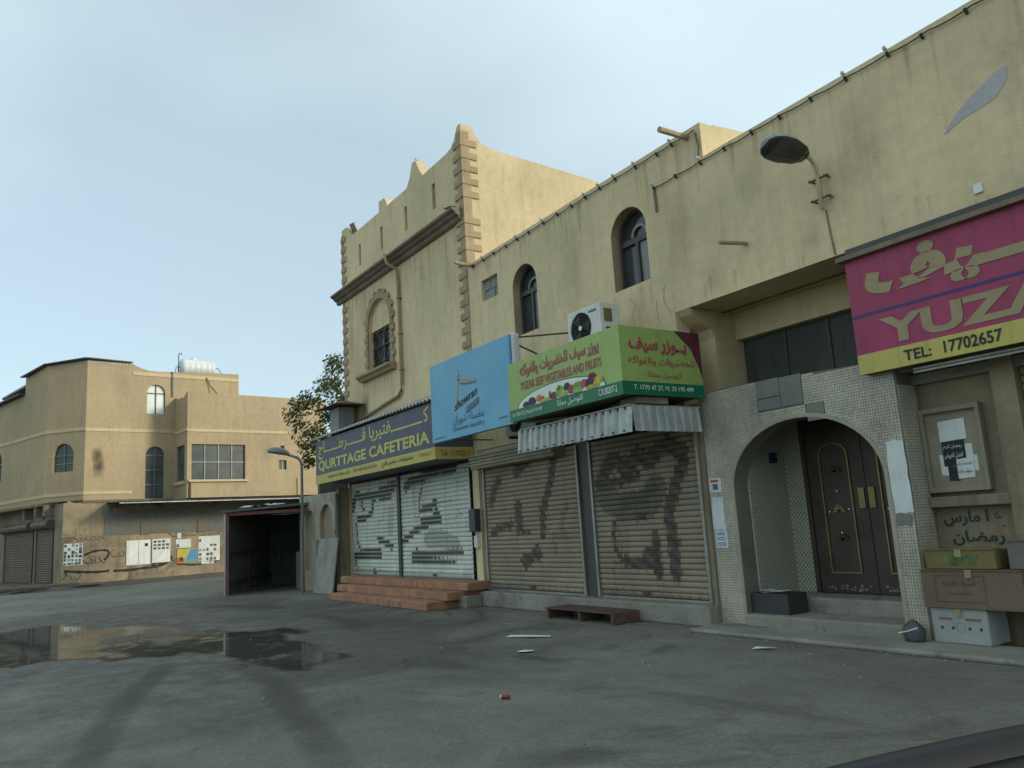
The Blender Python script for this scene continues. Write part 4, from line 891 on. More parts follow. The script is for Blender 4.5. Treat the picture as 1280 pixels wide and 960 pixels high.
for i, (x, dz, rx, rz, c) in enumerate(fruit):
    dz *= .72; rz *= .82
    fm = flat('fruit_%02d' % i, c, .5, var=.35, scale=9)
    obj('printed_fruit', MB().prism([(x + rx * math.cos(rad(a)) * (1 + .08 * math.sin(a)), max(2.927, 2.925 + dz + rz * math.sin(rad(a)))) for a in range(0, 360, 24)], [], GY - .0075 - i * .0004, GY - .0071), fm, GS)
G_ = side(GX1 + .001)
text(arabic('يـوزر سيف'), G_, -1.22, 3.27, .95, .2, flat('crimson_letter', (.42, .06, .10), .5), GS, bold=.04)
text(arabic('للخضروات والفواكه'), G_, -1.25, 3.12, 1.1, .11, REDT, GS, bold=.01)
text(arabic('التوصيل مجانا'), G_, -.95, 2.97, .55, .085, REDT, GS)
text('T. 1770 47 27, M. 33 195 499', side(GX1 + .004), -1.2, 2.82, .98, .065, WHT, GS, bold=.01)
obj('printed_corner', MB().prism([(-.46, 3.588), (-.03, 3.588), (-.03, 3.0), (-.08, 3.15), (-.2, 3.38)], [], GX1 + .0005, GX1 + .003, fn=lambda u, v, w_: (w_, u, v)), flat('dark_berry_print', (.03, .03, .035), .5, var=.3, tint=(.15, .02, .03), tint_amt=.9), GS)  # dark print across the wall end of the side panel
# light sockets and cables under the sign box
ub = MB().tube([(-9.1, -1.2, 2.74), (-8.0, -.9, 2.71), (-7.0, -1.1, 2.74)], .012, 6); ub.box(-7.25, -6.95, -1.1, -.6, 2.68, 2.76)
obj('underside_junk', ub, mat('pale_junk', (.25, .21, .14), .9, var=.3), GS)

# ------------------------------------------------------------------ corrugated fringe awning below it
AW = thing('awning', 'rippled bare metal awning fringe under the green sign', 'awning', (-8.1, -1.2, 2.35))
def fringe(a, b, z0, z1, out, pitch=.135, amp=.014):
    a, b = Vector(a), Vector(b); d = (b - a); L_ = d.length; d.normalize(); nr = Vector((d.y, -d.x, 0)); n = int(L_ / pitch * 8); vs = []
    for i in range(n + 1):
        s = L_ * i / n; ph = (s / pitch) % 1; o = amp * (1 if ph < .42 else -1 if .5 < ph < .92 else 0)
        for z, k in ((z0, out), (z1, 0)): q = a + d * s + nr * (o + k); vs.append((q.x, q.y, z))
    return MB().add(vs, [(2 * i, 2 * i + 2, 2 * i + 3, 2 * i + 1) for i in range(n)])
solid(obj('front_fringe', fringe((-9.32, -1.2, 0), (-6.95, -1.2, 0), 2.335, 2.645, .03), STEEL, AW))
solid(obj('side_fringe', fringe((-6.955, -1.2, 0), (-6.955, -.1, 0), 2.345, 2.65, .03), STEEL, AW))
obj('top_sheet', MB().box(-9.32, -6.98, -1.2, -.02, 2.655, 2.67), STEEL, AW)
obj('frame_bar', MB().box(-9.32, -6.98, -1.19, -1.16, 2.61, 2.65), RUST, AW)
for i in range(12): obj('screw', MB().obox((-9.25 + i * .2, -1.255, 2.36), .02, .02, .02), RUST, AW)
for x in (-9.2, -8.1, -7.05): obj('arm', MB().tube([(x, -1.17, 2.63), (x, -.01, 2.5)], .015, 6), RUST, AW)

# ------------------------------------------------------------------ air conditioners
def ac(label, x0, x1, y0, y1, z0, z1, facing=True):
    t = thing('air_conditioner', label, 'air conditioner', (x0, y0, z0), 0, 'outdoor air conditioner units')
    obj('casing', MB().box(x0, x1, y0, y1, z0, z1), ACW, t, bevel=.015)
    r = (z1 - z0) * .4; cx, cz = x0 + .3, (z0 + z1) / 2
    obj('fan_shade_disc', MB().prism(arc(cx, cz, r, r, 0, 345, 23), [], y0 - .004, y0 + .01), DARK, t)  # flat near-black disc painted in for the shaded depth behind the fan
    gd = MB()
    for k in range(1, 6):
        rr_ = r * k / 5.0; gd.tube([(cx + rr_ * math.cos(rad(a)), y0 - .012, cz + rr_ * math.sin(rad(a))) for a in range(0, 361, 20)], .0035, 4, cap=False)
    for a in range(0, 360, 45): gd.tube([(cx, y0 - .012, cz), (cx + r * math.cos(rad(a)), y0 - .012, cz + r * math.sin(rad(a)))], .0035, 4)
    obj('fan_guard', gd, BLACKP, t)
    bl = MB()
    for a in range(0, 360, 120):
        bl.add([(cx + r * s * math.cos(rad(a + da)), y0 - .006, cz + r * s * math.sin(rad(a + da))) for s, da in ((.2, 0), (.9, -25), (.92, 25), (.2, 30))], [(0, 1, 2, 3)])
    obj('fan_blade', bl, BLACKP, t)
    obj('hub', MB().prism(arc(cx, cz, r * .16, r * .16, 0, 330, 11), [], y0 - .02, y0 - .006), WHITE, t)
    obj('energy_label', MB().box(x1 + .001, x1 + .004, y0 + .06, y0 + .2, z1 - .26, z1 - .08), CARD_Y, t)
    obj('valve_cover', MB().box(x1 + .001, x1 + .03, y0 + .08, y0 + .2, z0 + .08, z0 + .2), BLACKP, t)
    obj('badge', MB().box(x1 - .24, x1 - .08, y0 - .003, y0, z1 - .1, z1 - .07), GREYT, t)
    for x in (x0 + .1, x1 - .1): obj('bracket', MB().box(x - .02, x + .02, y0, -.002, z0 - .04, z0 - .001), RUST, t)
    return t
ac('white air conditioner unit standing above the lime green sign', -8.58, -7.86, -.78, -.42, 3.66, 4.2)
ac('air conditioner unit half hidden below the blue sign', -10.75, -10.0, -.5, -.15, 2.75, 3.2)

# ------------------------------------------------------------------ magenta sign
MS = thing('shop_sign', 'magenta and yellow sign with gold letters at the right edge', 'sign', (-2.5, -.1, 2.63))
MX0, MX1, MY, MZ0, MZ1 = -4.71, 2.6, -.1, 2.635, 3.83
obj('box', MB().box(MX0 + .005, MX1, MY + .02, .6, MZ0 + .005, MZ1 - .01), mat('sign_underside', (.12, .11, .09), .8, var=.3), MS)
obj('front_panel', MB().box(MX0, MX1, MY, MY + .019, MZ0 + .2, MZ1), MAG, MS)
obj('yellow_strip', MB().box(MX0, MX1, MY - .003, MY + .019, MZ0, MZ0 + .199), YEL, MS)
obj('top_flashing', MB().box(MX0 - .06, MX1, MY - .07, .0, MZ1 + .001, MZ1 + .05), CORN, MS)
obj('gap_shade', MB().box(MX0, MX1, MY + .03, -.001, MZ1 + .051, 3.969), FRAME_D, MS)  # dark sheet standing in for the shaded gap between sign and soffit
F = front(MY - .001)
obj('divider_line', MB().box(MX0 + .005, MX1, MY - .003, MY - .0005, 3.215, 3.245), NAVYL, MS)
text(arabic('يوزر ســـيف'), F, -4.52, 3.28, 4.3, .5, GOLDT, MS, bold=.06)
text('YUZAR SEEF', F, -4.42, 2.88, 3.25, .27, GOLDT, MS, bold=.04)
FS = front(MY - .004)
text('TEL:', FS, -4.22, 2.68, .27, .105, BLKT, MS, bold=.02); text('17702657', FS, -3.83, 2.68, .52, .115, BLKT, MS, bold=.02)
for z in (2.615, 2.585): obj('under_rail', MB().box(MX0 + .5, MX1, MY + .1, MY + .14, z - .02, z), RAIL, MS)

# ------------------------------------------------------------------ street lamps on arms
def lamp_head(t, p, q, wd, hgt, roll=0):
    """cobra head from neck p to tip q"""
    p, q = Vector(p), Vector(q); d = (q - p).normalized(); a = d.cross(Vector((0, 0, 1))).normalized(); u = a.cross(d).normalized(); L_ = (q - p).length; RM = Matrix.Rotation(roll, 3, d); a, u = RM @ a, RM @ u
    sh, gl = [], []
    for s, w_, h_ in ((0, .22, .35), (.08, .45, .6), (.25, .8, .9), (.5, 1, 1), (.75, .97, .92), (.92, .75, .7), (1, .4, .35)):
        c = p + d * L_ * s
        sh.append([c + a * wd / 2 * w_ * math.cos(rad(t_)) + u * hgt * h_ * max(0, math.sin(rad(t_))) * (1 if t_ <= 180 else 0) for t_ in range(0, 181, 20)])
    obj('shell', MB().loft(sh, cap=True, closed=True), LAMPG, t, smooth=False)
    for s, w_ in ((.05, .42), (.2, .76), (.5, .96), (.8, .92), (.96, .6)):
        c = p + d * L_ * s
        gl.append([c + a * wd / 2 * w_ * math.cos(rad(t_)) - u * hgt * .12 * math.sin(rad(t_)) - u * .004 for t_ in range(0, 181, 20)])
    obj('lens', MB().loft(gl), GLASS, t, smooth=True)
t = thing('wall_lamp', 'grey street lamp head on a bent arm fixed to the upper wall', 'street lamp', (-4.9, 0, 4.5))
obj('arm', MB().tube([(-4.9, -.07, 4.5), (-4.9, -.07, 4.85), (-4.9, -.09, 4.97), (-4.9, -.16, 5.06), (-4.9, -.28, 5.09)], .026, 8), PLASTER, t, smooth=True)
for z in (4.62, 4.85):
    obj('clamp', MB().tube([(-5.02, -.07, z), (-4.78, -.07, z)], .014, 6), CEMENT, t)
    for x in (-5.0, -4.81): obj('clamp_bolt', MB().tube([(x, -.1, z), (x, 0, z)], .012, 6), CEMENT, t)
lamp_head(t, (-4.9, -.22, 5.06), (-4.92, -.88, 5.08), .33, .14, rad(24))
t = thing('street_lamp', 'grey street lamp on a thin pole between the metal shed and the niche wall', 'street lamp', (-19.9, -.76, 0))
obj('pole', MB().tube([(-19.9, -.76, 0), (-19.9, -.76, 3.1), (-19.9, -.78, 3.26), (-19.9, -.86, 3.36), (-19.9, -1.12, 3.44)], .035, 8), LAMPG, t, smooth=True)
obj('base_plate', MB().box(-20.0, -19.8, -.86, -.66, 0, .02), LAMPG, t)
lamp_head(t, (-19.9, -1.08, 3.43), (-19.92, -1.62, 3.52), .3, .15)

# ------------------------------------------------------------------ things on the street by the shops
t = thing('ramp_platform', 'low brown wooden platform on the ground before the beige shutters', 'platform', (-9.3, -.4, 0))
for i in range(4): obj('deck_board', MB().box(-9.8, -8.3, -.62 + i * .112, -.62 + i * .112 + .108, .135, .155), WOOD, t, bevel=.005)
for x in (-9.78, -9.05, -8.36): obj('bearer', MB().box(x, x + .04, -.6, -.175, .0, .134), WOOD, t)
obj('front_board', MB().box(-8.299, -8.28, -.62, -.17, .01, .15), RUST, t)
obj('rear_panel', MB().box(-9.8, -8.3, -.19, -.168, 0, .134), RUST, t)

t = thing('black_crate', 'black plastic crate with white papers at the left foot of the arch', 'crate', (-6.4, .2, .17))
cm = MB()
for a in [(-6.64 + .02, -6.1, .12, .135, .171, .4), (-6.62, -6.1, .44, .455, .171, .4), (-6.62, -6.605, .135, .44, .171, .4), (-6.115, -6.1, .135, .44, .171, .4), (-6.605, -6.115, .135, .44, .171, .19)]: cm.box(*a)
obj('tub', cm, BLACKP, t)
obj('lining', MB().box(-6.6, -6.12, .14, .435, .19, .36), BLACKP, t)
obj('paper', MB().add([(-6.5, .15, .405), (-6.2, .14, .425), (-6.22, .38, .42), (-6.53, .36, .41)], [(0, 1, 2, 3)]), PAPER, t)
obj('paper', MB().add([(-6.58, .2, .415), (-6.34, .18, .44), (-6.35, .25, .445), (-6.58, .26, .42)], [(0, 1, 2, 3)]), PAPER, t)

# notice board
t = thing('notice_board', 'cream framed notice board with torn black and white posters on the recessed wall', 'notice board', (-4.15, .4, 1.4))
NB = lambda u, v, k=0: (u, .36 - k, v)
obj('frame', MB().prism(rect(-4.42, -3.83, 1.41, 2.24), [rect(-4.38, -3.87, 1.46, 2.19)], .33, .42), mat('cream_frame', (.25, .225, .16), .7, var=.15), t, bevel=.006)  # cream darkened to include the shade of the recess
obj('back', MB().box(-4.385, -3.865, .38, .41, 1.455, 2.195), mat('cream_board', (.28, .245, .17), .8, var=.25, spots=.3), t)  # board colour also lowered for that shade
for (a, b, c, d, m_, yy) in [(-4.26, -4.0, 1.9, 2.1, PAPER, .374), (-4.25, -4.03, 1.66, 1.9, BLKT, .373), (-4.29, -4.22, 1.58, 1.78, PAPER, .376), (-4.22, -4.12, 1.52, 1.66, BLKT, .373), (-4.13, -3.97, 1.53, 1.72, PAPER, .372), (-4.03, -3.96, 1.7, 1.86, PAPER, .375), (-4.3, -4.2, 1.9, 2.14, CONC, .378), (-3.99, -3.93, 1.6, 1.75, PAPER, .377)]:
    z = random.uniform(-.012, .012); obj('poster', MB().add([(a, yy, c), (b, yy, c + z), (b, yy, d + z), (a, yy, d)], [(0, 1, 2, 3)]), m_, t)
text(arabic('رمضان كريم'), front(.372), -4.235, 1.82, .18, .05, WHT, t); text(arabic('افضل العروض'), front(.372), -4.235, 1.73, .18, .06, WHT, t)
text(arabic('الصفحة رقم'), front(.371), -4.12, 1.65, .13, .04, BLKT, t); text(arabic('متوفر حاليا'), front(.371), -4.12, 1.58, .13, .04, BLKT, t)

# cartons at the foot of the recess
def carton(name, lab, x0, x1, y0, y1, z0, z1, m, marks=()):
    t = thing(name, lab, 'carton', ((x0 + x1) / 2, (y0 + y1) / 2, z0), 0, 'cartons stacked under the notice board')
    obj('body', MB().box(x0, x1, y0, y1, z0, z1), m, t, bevel=.008)
    for a, b in (((x0 + .002, (y0 + y1) / 2 - .004), (x1 - .002, (y0 + y1) / 2 - .002)), ): obj('flap', MB().box(a[0], b[0], y0 - .01, a[1], z1 + .001, z1 + .008), m, t)
    obj('tape', MB().box((x0 + x1) / 2 - .03, (x0 + x1) / 2 + .03, y0 - .0115, y0 - .001, z1 - .06, z1 + .0095), mat('parcel_tape', (.3, .24, .14), .4), t)
    return t
c1 = carton('carton', 'white printed carton on the ground, lowest of the stack', -4.36, -3.85, -.05, .29, .052, .35, CARD_W)
for a, b in ((-4.29, -4.17), (-4.05, -3.91)): obj('printed_line', MB().box(a, b, -.0525, -.0505, .26, .28), flat('faded_red', (.25, .1, .1), .7), c1)
obj('printed_ring', MB().prism(arc(-4.1, .2, .045, .045, 0, 340, 17), [arc(-4.1, .2, .038, .038, 0, 340, 17)], -.0525, -.0505), BLOCK, c1)
for x in (-4.27, -4.17, -4.02, -3.92): obj('vent_hole', MB().prism(arc(x, .19, .014, .014, 0, 330, 11), [], -.053, -.049), BLACKP, c1)
c2 = carton('carton', 'wide brown cardboard carton lying across the white one', -4.4, -3.5, -.07, .3, .362, .7, CARD)
text(arabic('المنتجات الزراعية'), front(-.071), -4.2, .56, .3, .06, RUST, c2); obj('printed_line', MB().box(-4.16, -3.95, -.0725, -.0705, .49, .505), RUST, c2)
obj('printed_border', MB().prism(rect(-4.27, -3.82, .42, .66), [rect(-4.262, -3.828, .428, .652)], -.073, -.0705), RUST, c2)
c3 = carton('carton', 'shallow yellow carton at the top of the stack', -4.36, -3.72, -.02, .28, .712, .88, CARD_Y)
obj('printed_panel', MB().prism([(-4.2, .74), (-3.9, .745), (-3.86, .84), (-4.16, .85)], [], -.0225, -.0205), mat('faded_green_print', (.10, .13, .05), .8, var=.5, scale=12), c3)
carton('carton', 'dark grey carton leaning beside the right shutter', -3.62, -3.1, .0, .3, .712, .95, mat('grey_carton', (.16, .15, .13), .9))
t = thing('rubbish_bag', 'slumped grey plastic bag between the mosaic pillar and the white carton', 'bag', (-4.5, -.05, .05))
bm = MB(); rings = []
for k in range(7):
    f = k / 6; r = .1 * (1 - f ** 3) * (.85 + .3 * f) + .012; rings.append([(-4.52 + r * math.cos(rad(a)) * (1 + .22 * noise.noise(Vector((a * .05, f * 3, 1)))), -.1 + r * .8 * math.sin(rad(a)) * (1 + .22 * noise.noise(Vector((a * .06, f * 3, 5)))), .051 + .2 * f) for a in range(0, 360, 24)])
obj('sack', bm.loft(rings), mat('grey_bag', (.07, .075, .075), .45, bump=.6, bscale=18), t, smooth=True)
obj('strap', MB().tube([(-4.62, -.2, .13), (-4.5, -.225, .16), (-4.42, -.2, .19)], .006, 5), PAPER, t)

# papers pasted on the mosaic
def sheet(lab, x0, x1, z0, z1, y, m, rag=.02, group='papers pasted on the mosaic', thick=.003):
    rr = random.Random(hash((round(x0, 2), round(z0, 2))) % 1000); P = []
    for a, b, n in (((x0, z0), (x1, z0), 6), ((x1, z0), (x1, z1), 8), ((x1, z1), (x0, z1), 6), ((x0, z1), (x0, z0), 8)):
        for i in range(n): P.append((a[0] + (b[0] - a[0]) * i / n + rr.uniform(-rag, rag), a[1] + (b[1] - a[1]) * i / n + rr.uniform(-rag, rag)))
    t = thing('poster', lab, 'poster', ((x0 + x1) / 2, y, z0), 0, group); obj('sheet', MB().prism(P, [], y - thick, y), m, t); return t
sheet('large blank white paper right of the arch', -4.63, -4.44, 1.24, 1.95, .0435, PAPER, .006)
sheet('torn grey paper scrap under the large blank paper', -4.62, -4.47, 1.12, 1.235, .0435, TILEG, .015)
sheet('long torn white paper left of the arch', -7.02, -6.83, 1.14, 1.54, .0475, PAPER, .012)
p = sheet('white notice with blue writing left of the arch', -7.0, -6.82, .93, 1.13, .047, PAPER, .004)
for z in (.955, .98, 1.02, 1.045, 1.08, 1.1): obj('printed_line', MB().box(-6.98, -6.85, .042, .0438, z, z + .012), BLUET, p)
p = sheet('small framed notice with red heading on the entrance wall', -7.03, -6.83, 1.6, 1.77, .047, PAPER, .003)
obj('printed_line', MB().box(-7.0, -6.87, .042, .0438, 1.72, 1.75), flat('red_print', (.4, .08, .05), .6), p); obj('printed_line', MB().box(-6.97, -6.89, .042, .0438, 1.63, 1.7), GREYT, p)

# litter
def litter(name, lab, P, m, z=.012, h=.02, cat='litter'):
    cx = sum(p[0] for p in P) / len(P); cy = sum(p[1] for p in P) / len(P); rr = random.Random(len(lab))
    vs = [(x, y, z + h * rr.random()) for x, y in P] + [(cx, cy, z + h)]; n = len(P)
    o = obj(name, MB().add(vs, [(i, (i + 1) % n, n) for i in range(n)]), m); solid(o, .002); return tag(o, lab, cat)
litter('paper_scrap', 'long white paper strip lying on the asphalt', [(-8.62, -2.06), (-8.3, -1.9), (-8.14, -1.74), (-8.2, -1.68), (-8.42, -1.8), (-8.66, -1.96)], PAPER, .008, .012)
litter('paper_scrap', 'small white paper crumb below the long strip', [(-7.5, -2.64), (-7.4, -2.58), (-7.38, -2.48), (-7.5, -2.5), (-7.55, -2.57)], PAPER, .008, .02)
t = thing('crushed_can', 'small crushed red and white can on the asphalt', 'can', (-5.64, -3.95, .01))
obj('body', MB().tube([(-5.68, -3.985, .018), (-5.655, -3.965, .02), (-5.625, -3.945, .017)], .018, 9, .014), flat('can_red', (.28, .03, .03), .4), t, smooth=True)
obj('lid', MB().tube([(-5.688, -3.991, .018), (-5.68, -3.985, .018)], .0175, 9), WHITE, t)
litter('paper_scrap', 'thin pale wrapper on the asphalt before the mosaic entrance', [(-5.62, -1.1), (-5.5, -1.04), (-5.42, -.98), (-5.5, -.96), (-5.63, -1.03)], PAPER, .01, .02)

# ------------------------------------------------------------------ niche wall beside the cafeteria
NW = thing('boundary_wall', 'stained plaster wall with two blind arches left of the white shutters', 'wall', (-20, -.2, 0))
n1, n2 = arched(-21.1, -20.3, .5, 1.65, 12), arched(-19.95, -19.05, .5, 1.7, 12)
obj('wall', MB().prism([(-21.5, 0), (-18.76, 0), (-18.76, 2.42), (-21.5, 2.44)], [n1, n2], -.3, -.12), mat('stained_plaster', (.34, .30, .21), .95, var=.25, scale=1.3, streak=.4, spots=.4, bump=.4, tint=(.4, .4, .36), tint_amt=.8), NW, bevel=.01)
obj('niche_back', MB().box(-21.3, -18.9, -.2, -.13, .4, 2.3), mat('niche_plaster', (.30, .25, .16), .95, var=.2, streak=.4, bump=.3), NW)
obj('pier', MB().box(-21.75, -21.5, -.33, .1, 0, 1.0), CEMENT, NW, bevel=.01)
obj('ground_floor_return', MB().box(-18.76, -18.68, -.28, -.002, 0, 2.5), PLASTER_LOW, NW)
t = thing('leaning_door', 'dirty white metal door panel leaning against the arched wall', 'door panel', (-19.1, -.6, 0))
pm = mat('dirty_white_steel', (.30, .30, .25), .7, var=.25, scale=1.8, streak=.4, spots=.45, metal=.1)
obj('panel', MB().add([(-19.6, -.62, .01), (-18.5, -.56, .01), (-18.47, -.4, 1.3), (-19.57, -.46, 1.31), (-19.6, -.58, .01), (-18.5, -.52, .01), (-18.47, -.36, 1.3), (-19.57, -.42, 1.31)], [(0, 1, 2, 3), (4, 7, 6, 5), (0, 4, 5, 1), (1, 5, 6, 2), (2, 6, 7, 3), (3, 7, 4, 0)]), pm, t, bevel=.006)
obj('edge_strip', MB().box(-19.95, -19.64, -.5, -.44, 0, 1.28), pm, t)
t = thing('meter_cabinet', 'narrow grey meter panel left of the white shutters', 'cabinet', (-18.6, -.1, 1.3))
obj('case', MB().box(-18.74, -18.62, -.36, -.29, 1.25, 2.36), flat('grey_panel', (.12, .14, .13), .6, streak=.3), t, bevel=.008)
obj('hinge', MB().box(-18.75, -18.73, -.372, -.36, 1.4, 1.5), RUST, t)

GWL = obj('garden_wall', MB().prism([(-27, 2.2), (-26.8, 2.2), (-26.8, 4.6), (-18.78, 4.6), (-18.78, 4.8), (-27, 4.8)], [], 0, 4.1, fn=lambda u, v, w_: (u, v, w_)), CEMENT); tag(GWL, 'plain grey wall behind the tree and the arched wall', 'wall')
# ------------------------------------------------------------------ corrugated parking shed
SH = thing('metal_shed', 'dark open corrugated metal shed with red oxide frame', 'shed', (-22.0, -2.15, 0), rad(58))
W_, D_, Hh = 2.75, 4.2, 2.12
def corr_wall(p, q, z0, z1, pitch=.16, amp=.014):
    p, q = Vector((*p, 0)), Vector((*q, 0)); d = q - p; L_ = d.length; d.normalize(); nr = Vector((d.y, -d.x, 0)); n = int(L_ / pitch * 6); vs = []
    for i in range(n + 1):
        s = L_ * i / n; ph = (s / pitch) % 1; o = amp * (1 if ph < .4 else -1 if .5 < ph < .9 else 0); c = p + d * s + nr * o
        vs += [(c.x, c.y, z0), (c.x, c.y, z1)]
    return MB().add(vs, [(2 * i, 2 * i + 2, 2 * i + 3, 2 * i + 1) for i in range(n)])
SHEDM = mat('shed_sheet', (.10, .115, .11), .6, var=.2, streak=.3, metal=.2)
solid(obj('side_sheet', corr_wall((.03, .05), (.03, D_), .002, Hh), SHEDM, SH, local=True))
solid(obj('rear_sheet', corr_wall((.0, D_), (W_, D_), .002, Hh), SHEDM, SH, local=True))
solid(obj('side_sheet', corr_wall((W_, .4), (W_, D_), .002, Hh), SHEDM, SH, local=True))
obj('roof', MB().add([(-.06, -.12, Hh), (W_ + .1, -.12, Hh + .12), (W_ + .1, D_ + .1, Hh + .12), (-.06, D_ + .1, Hh), (-.06, -.12, Hh + .06), (W_ + .1, -.12, Hh + .18), (W_ + .1, D_ + .1, Hh + .18), (-.06, D_ + .1, Hh + .06)], [(0, 3, 2, 1), (4, 5, 6, 7), (0, 1, 5, 4), (1, 2, 6, 5), (2, 3, 7, 6), (3, 0, 4, 7)]), SHEDM, SH, local=True)
obj('front_post', MB().box(0.0, .05, -.04, .01, 0, Hh - .001), STEEL, SH, local=True)
obj('front_post', MB().box(.055, .13, -.03, .04, 0, Hh - .001), RUSTRED, SH, local=True)
obj('frame_post', MB().box(.05, .1, 1.9, 1.96, 0, Hh - .001), RUSTRED, SH, local=True)
obj('girt', MB().box(.05, .1, .06, D_ - .03, 1.05, 1.1), RUSTRED, SH, local=True)
obj('girt', MB().box(.05, .1, .06, D_ - .03, .3, .35), RUSTRED, SH, local=True)
obj('girt', MB().box(.1, W_ - .05, D_ - .08, D_ - .03, 1.05, 1.1), RUSTRED, SH, local=True)
obj('front_beam', MB().box(.13, W_, -.06, -.02, Hh - .08, Hh - .002), RUSTRED, SH, local=True)
t = thing('plastic_tarp', 'crumpled white plastic sheet on the shed roof edge', 'tarp', (-21.9, -2.0, 2.2), rad(58))
tp = MB(); vs = []
for i in range(14):
    for j in range(6): x, y = .2 + i * .09, .0 + j * .12; vs.append((x, y, .02 + .035 * x + .1 * abs(noise.noise(Vector((x * 4, y * 5, 2)))) * (1 if 0 < i < 13 else .2)))
tp.add(vs, [(i * 6 + j, (i + 1) * 6 + j, (i + 1) * 6 + j + 1, i * 6 + j + 1) for i in range(13) for j in range(5)])
obj('sheet', tp, mat('tarp_white', (.5, .52, .5), .5, bump=.3), t, local=True)

# ------------------------------------------------------------------ ochre building across the junction
OB = thing('ochre_building', 'ochre corner building with cream bands and rooftop water tank across the junction', 'building', LB_LOC, LB_RZ)
def seg(p, q):
    p, q = Vector(p), Vector(q); d = (q - p).normalized(); o = Vector((d.y, -d.x))
    return (lambda u, v, w_: (p.x + d.x * u - o.x * w_, p.y + d.y * u - o.y * w_, v)), (q - p).length
A, B, C_, D, E_, F_ = (-3.1, 11.9), (-1.18, 1.57), (0, 0), (3.55, 0), (3.55, -1.7), (9.9, -1.7)
f0, l0 = seg(A, B); f1, l1 = seg(B, C_); f2, l2 = seg(C_, (6.4, 0)); f3, l3 = seg(D, E_); f4, l4 = seg(E_, F_)
ZS = 3.3
h0 = [arched(4.55, 5.6, 4.7, 5.5, 10)]; h1 = [arched(.42, 1.42, 4.62, 5.3, 10)]
h2 = [arched(2.37, 3.13, 7.06, 7.98, 12), arched(2.36, 3.12, 3.36, 5.26, 12)]
h3 = [rect(.25, 1.35, 4.05, 5.58)]; h4 = [rect(.18, 2.5, 4.05, 5.57), rect(4.05, 4.42, 4.46, 4.9), rect(4.12, 4.32, 5.35, 5.56)]
obj('wall', MB().prism([(0, ZS), (l0, ZS), (l0, 9.2), (8.05, 9.05), (8.05, 8.3), (0, 8.1)], h0, 0, .22, f0), PLASTER_B, OB, local=True)
obj('wall', MB().prism([(0, ZS), (l1, ZS), (l1, 9.22), (0, 9.18)], h1, 0, .22, f1), PLASTER_B, OB, local=True)
obj('wall', MB().prism([(0, ZS), (6.4, ZS), (6.4, 9.09), (5.2, 9.06), (2.9, 8.95), (2.45, 8.96), (2.15, 9.04), (1.9, 9.12), (1.76, 9.22), (0, 9.22)], h2, 0, .22, f2), PLASTER_B, OB, local=True)
obj('wall', MB().prism([(.0, ZS), (l3 - .2, ZS), (l3 - .2, 7.8), (1.35, 7.72), (1.1, 7.62), (.9, 7.7), (.6, 7.66), (.0, 7.8)], h3, 0, .2, f3), PLASTER_B, OB, local=True)
obj('wall', MB().prism([(0, ZS), (l4, ZS), (l4, 7.76), (0, 7.82)], h4, .0, .2, f4), PLASTER_B, OB, local=True)
obj('end_wall', MB().box(6.18, 6.4, .23, 8, ZS, 9.0), PLASTER_B, OB, local=True)
obj('end_wall', MB().box(9.7, 9.9, -1.49, 8, 0, 7.7), PLASTER_B, OB, local=True)
obj('rear_wall', MB().box(-3, 9.9, 12, 12.2, 0, 7.7), PLASTER_B, OB, local=True)
obj('block_roof', MB().box(3.75, 9.69, -1.49, 8, 7.2, 7.3), CONC, OB, local=True)
rf = MB().prism([(-1.6, 4.0), (-1.0, 1.75), (.2, .25), (6.15, .25), (6.15, 8), (-2, 8)], [], 8.7, 8.8, fn=lambda u, v, w_: (u, v, w_)); obj('roof', rf, CONC, OB, local=True)
# ground floor
obj('ground_wall', MB().box(-.7, 9.69, .05, .25, 0, ZS), mat('grimy_ochre', (.34, .275, .175), .92, var=.28, scale=1.0, streak=.4, spots=.5, bump=.4, tint=(.2, .17, .12), tint_amt=.9), OB, local=True)
obj('cement_panel', MB().prism([(.82, 1.95), (9.69, 1.85), (9.69, 3.2), (.82, 2.92)], [], .03, .048), CEMENT, OB, local=True)
g0, lg0 = seg((-1.72, 9.6), (-.705, .05)); obj('ground_wall', MB().prism(rect(0, lg0, 0, ZS), [], .0, .2, g0), PLASTER_LOW, OB, local=True)
sof = MB().prism([A, B, C_, (6, 0), (6, .3), (-.5, .3), (-1.5, 11.9)], [], ZS + .001, ZS + .1, fn=lambda u, v, w_: (u, v, w_)); obj('soffit', sof, PLASTER_B, OB, local=True)
obj('block_soffit', MB().box(3.56, 9.69, -1.49, .04, ZS - .1, ZS - .001), CONC, OB, local=True)
# cream bands
for fn, L_, z, h, u0 in [(f0, l0, 6.27, .13, 0), (f1, l1, 6.27, .13, 0), (f2, 3.55, 6.24, .13, 0), (f3, l3, 6.14, .12, 0), (f4, l4, 6.1, .12, 0), (f0, l0, 3.62, .13, 0), (f1, l1, 3.63, .13, 0), (f2, 1.84, 3.63, .13, 0), (f2, 6.4, 8.72, .16, 1.78)]:
    obj('band', MB().prism(rect(u0, L_, z, z + h), [], -.025, -.001, fn), BAND, OB, local=True)
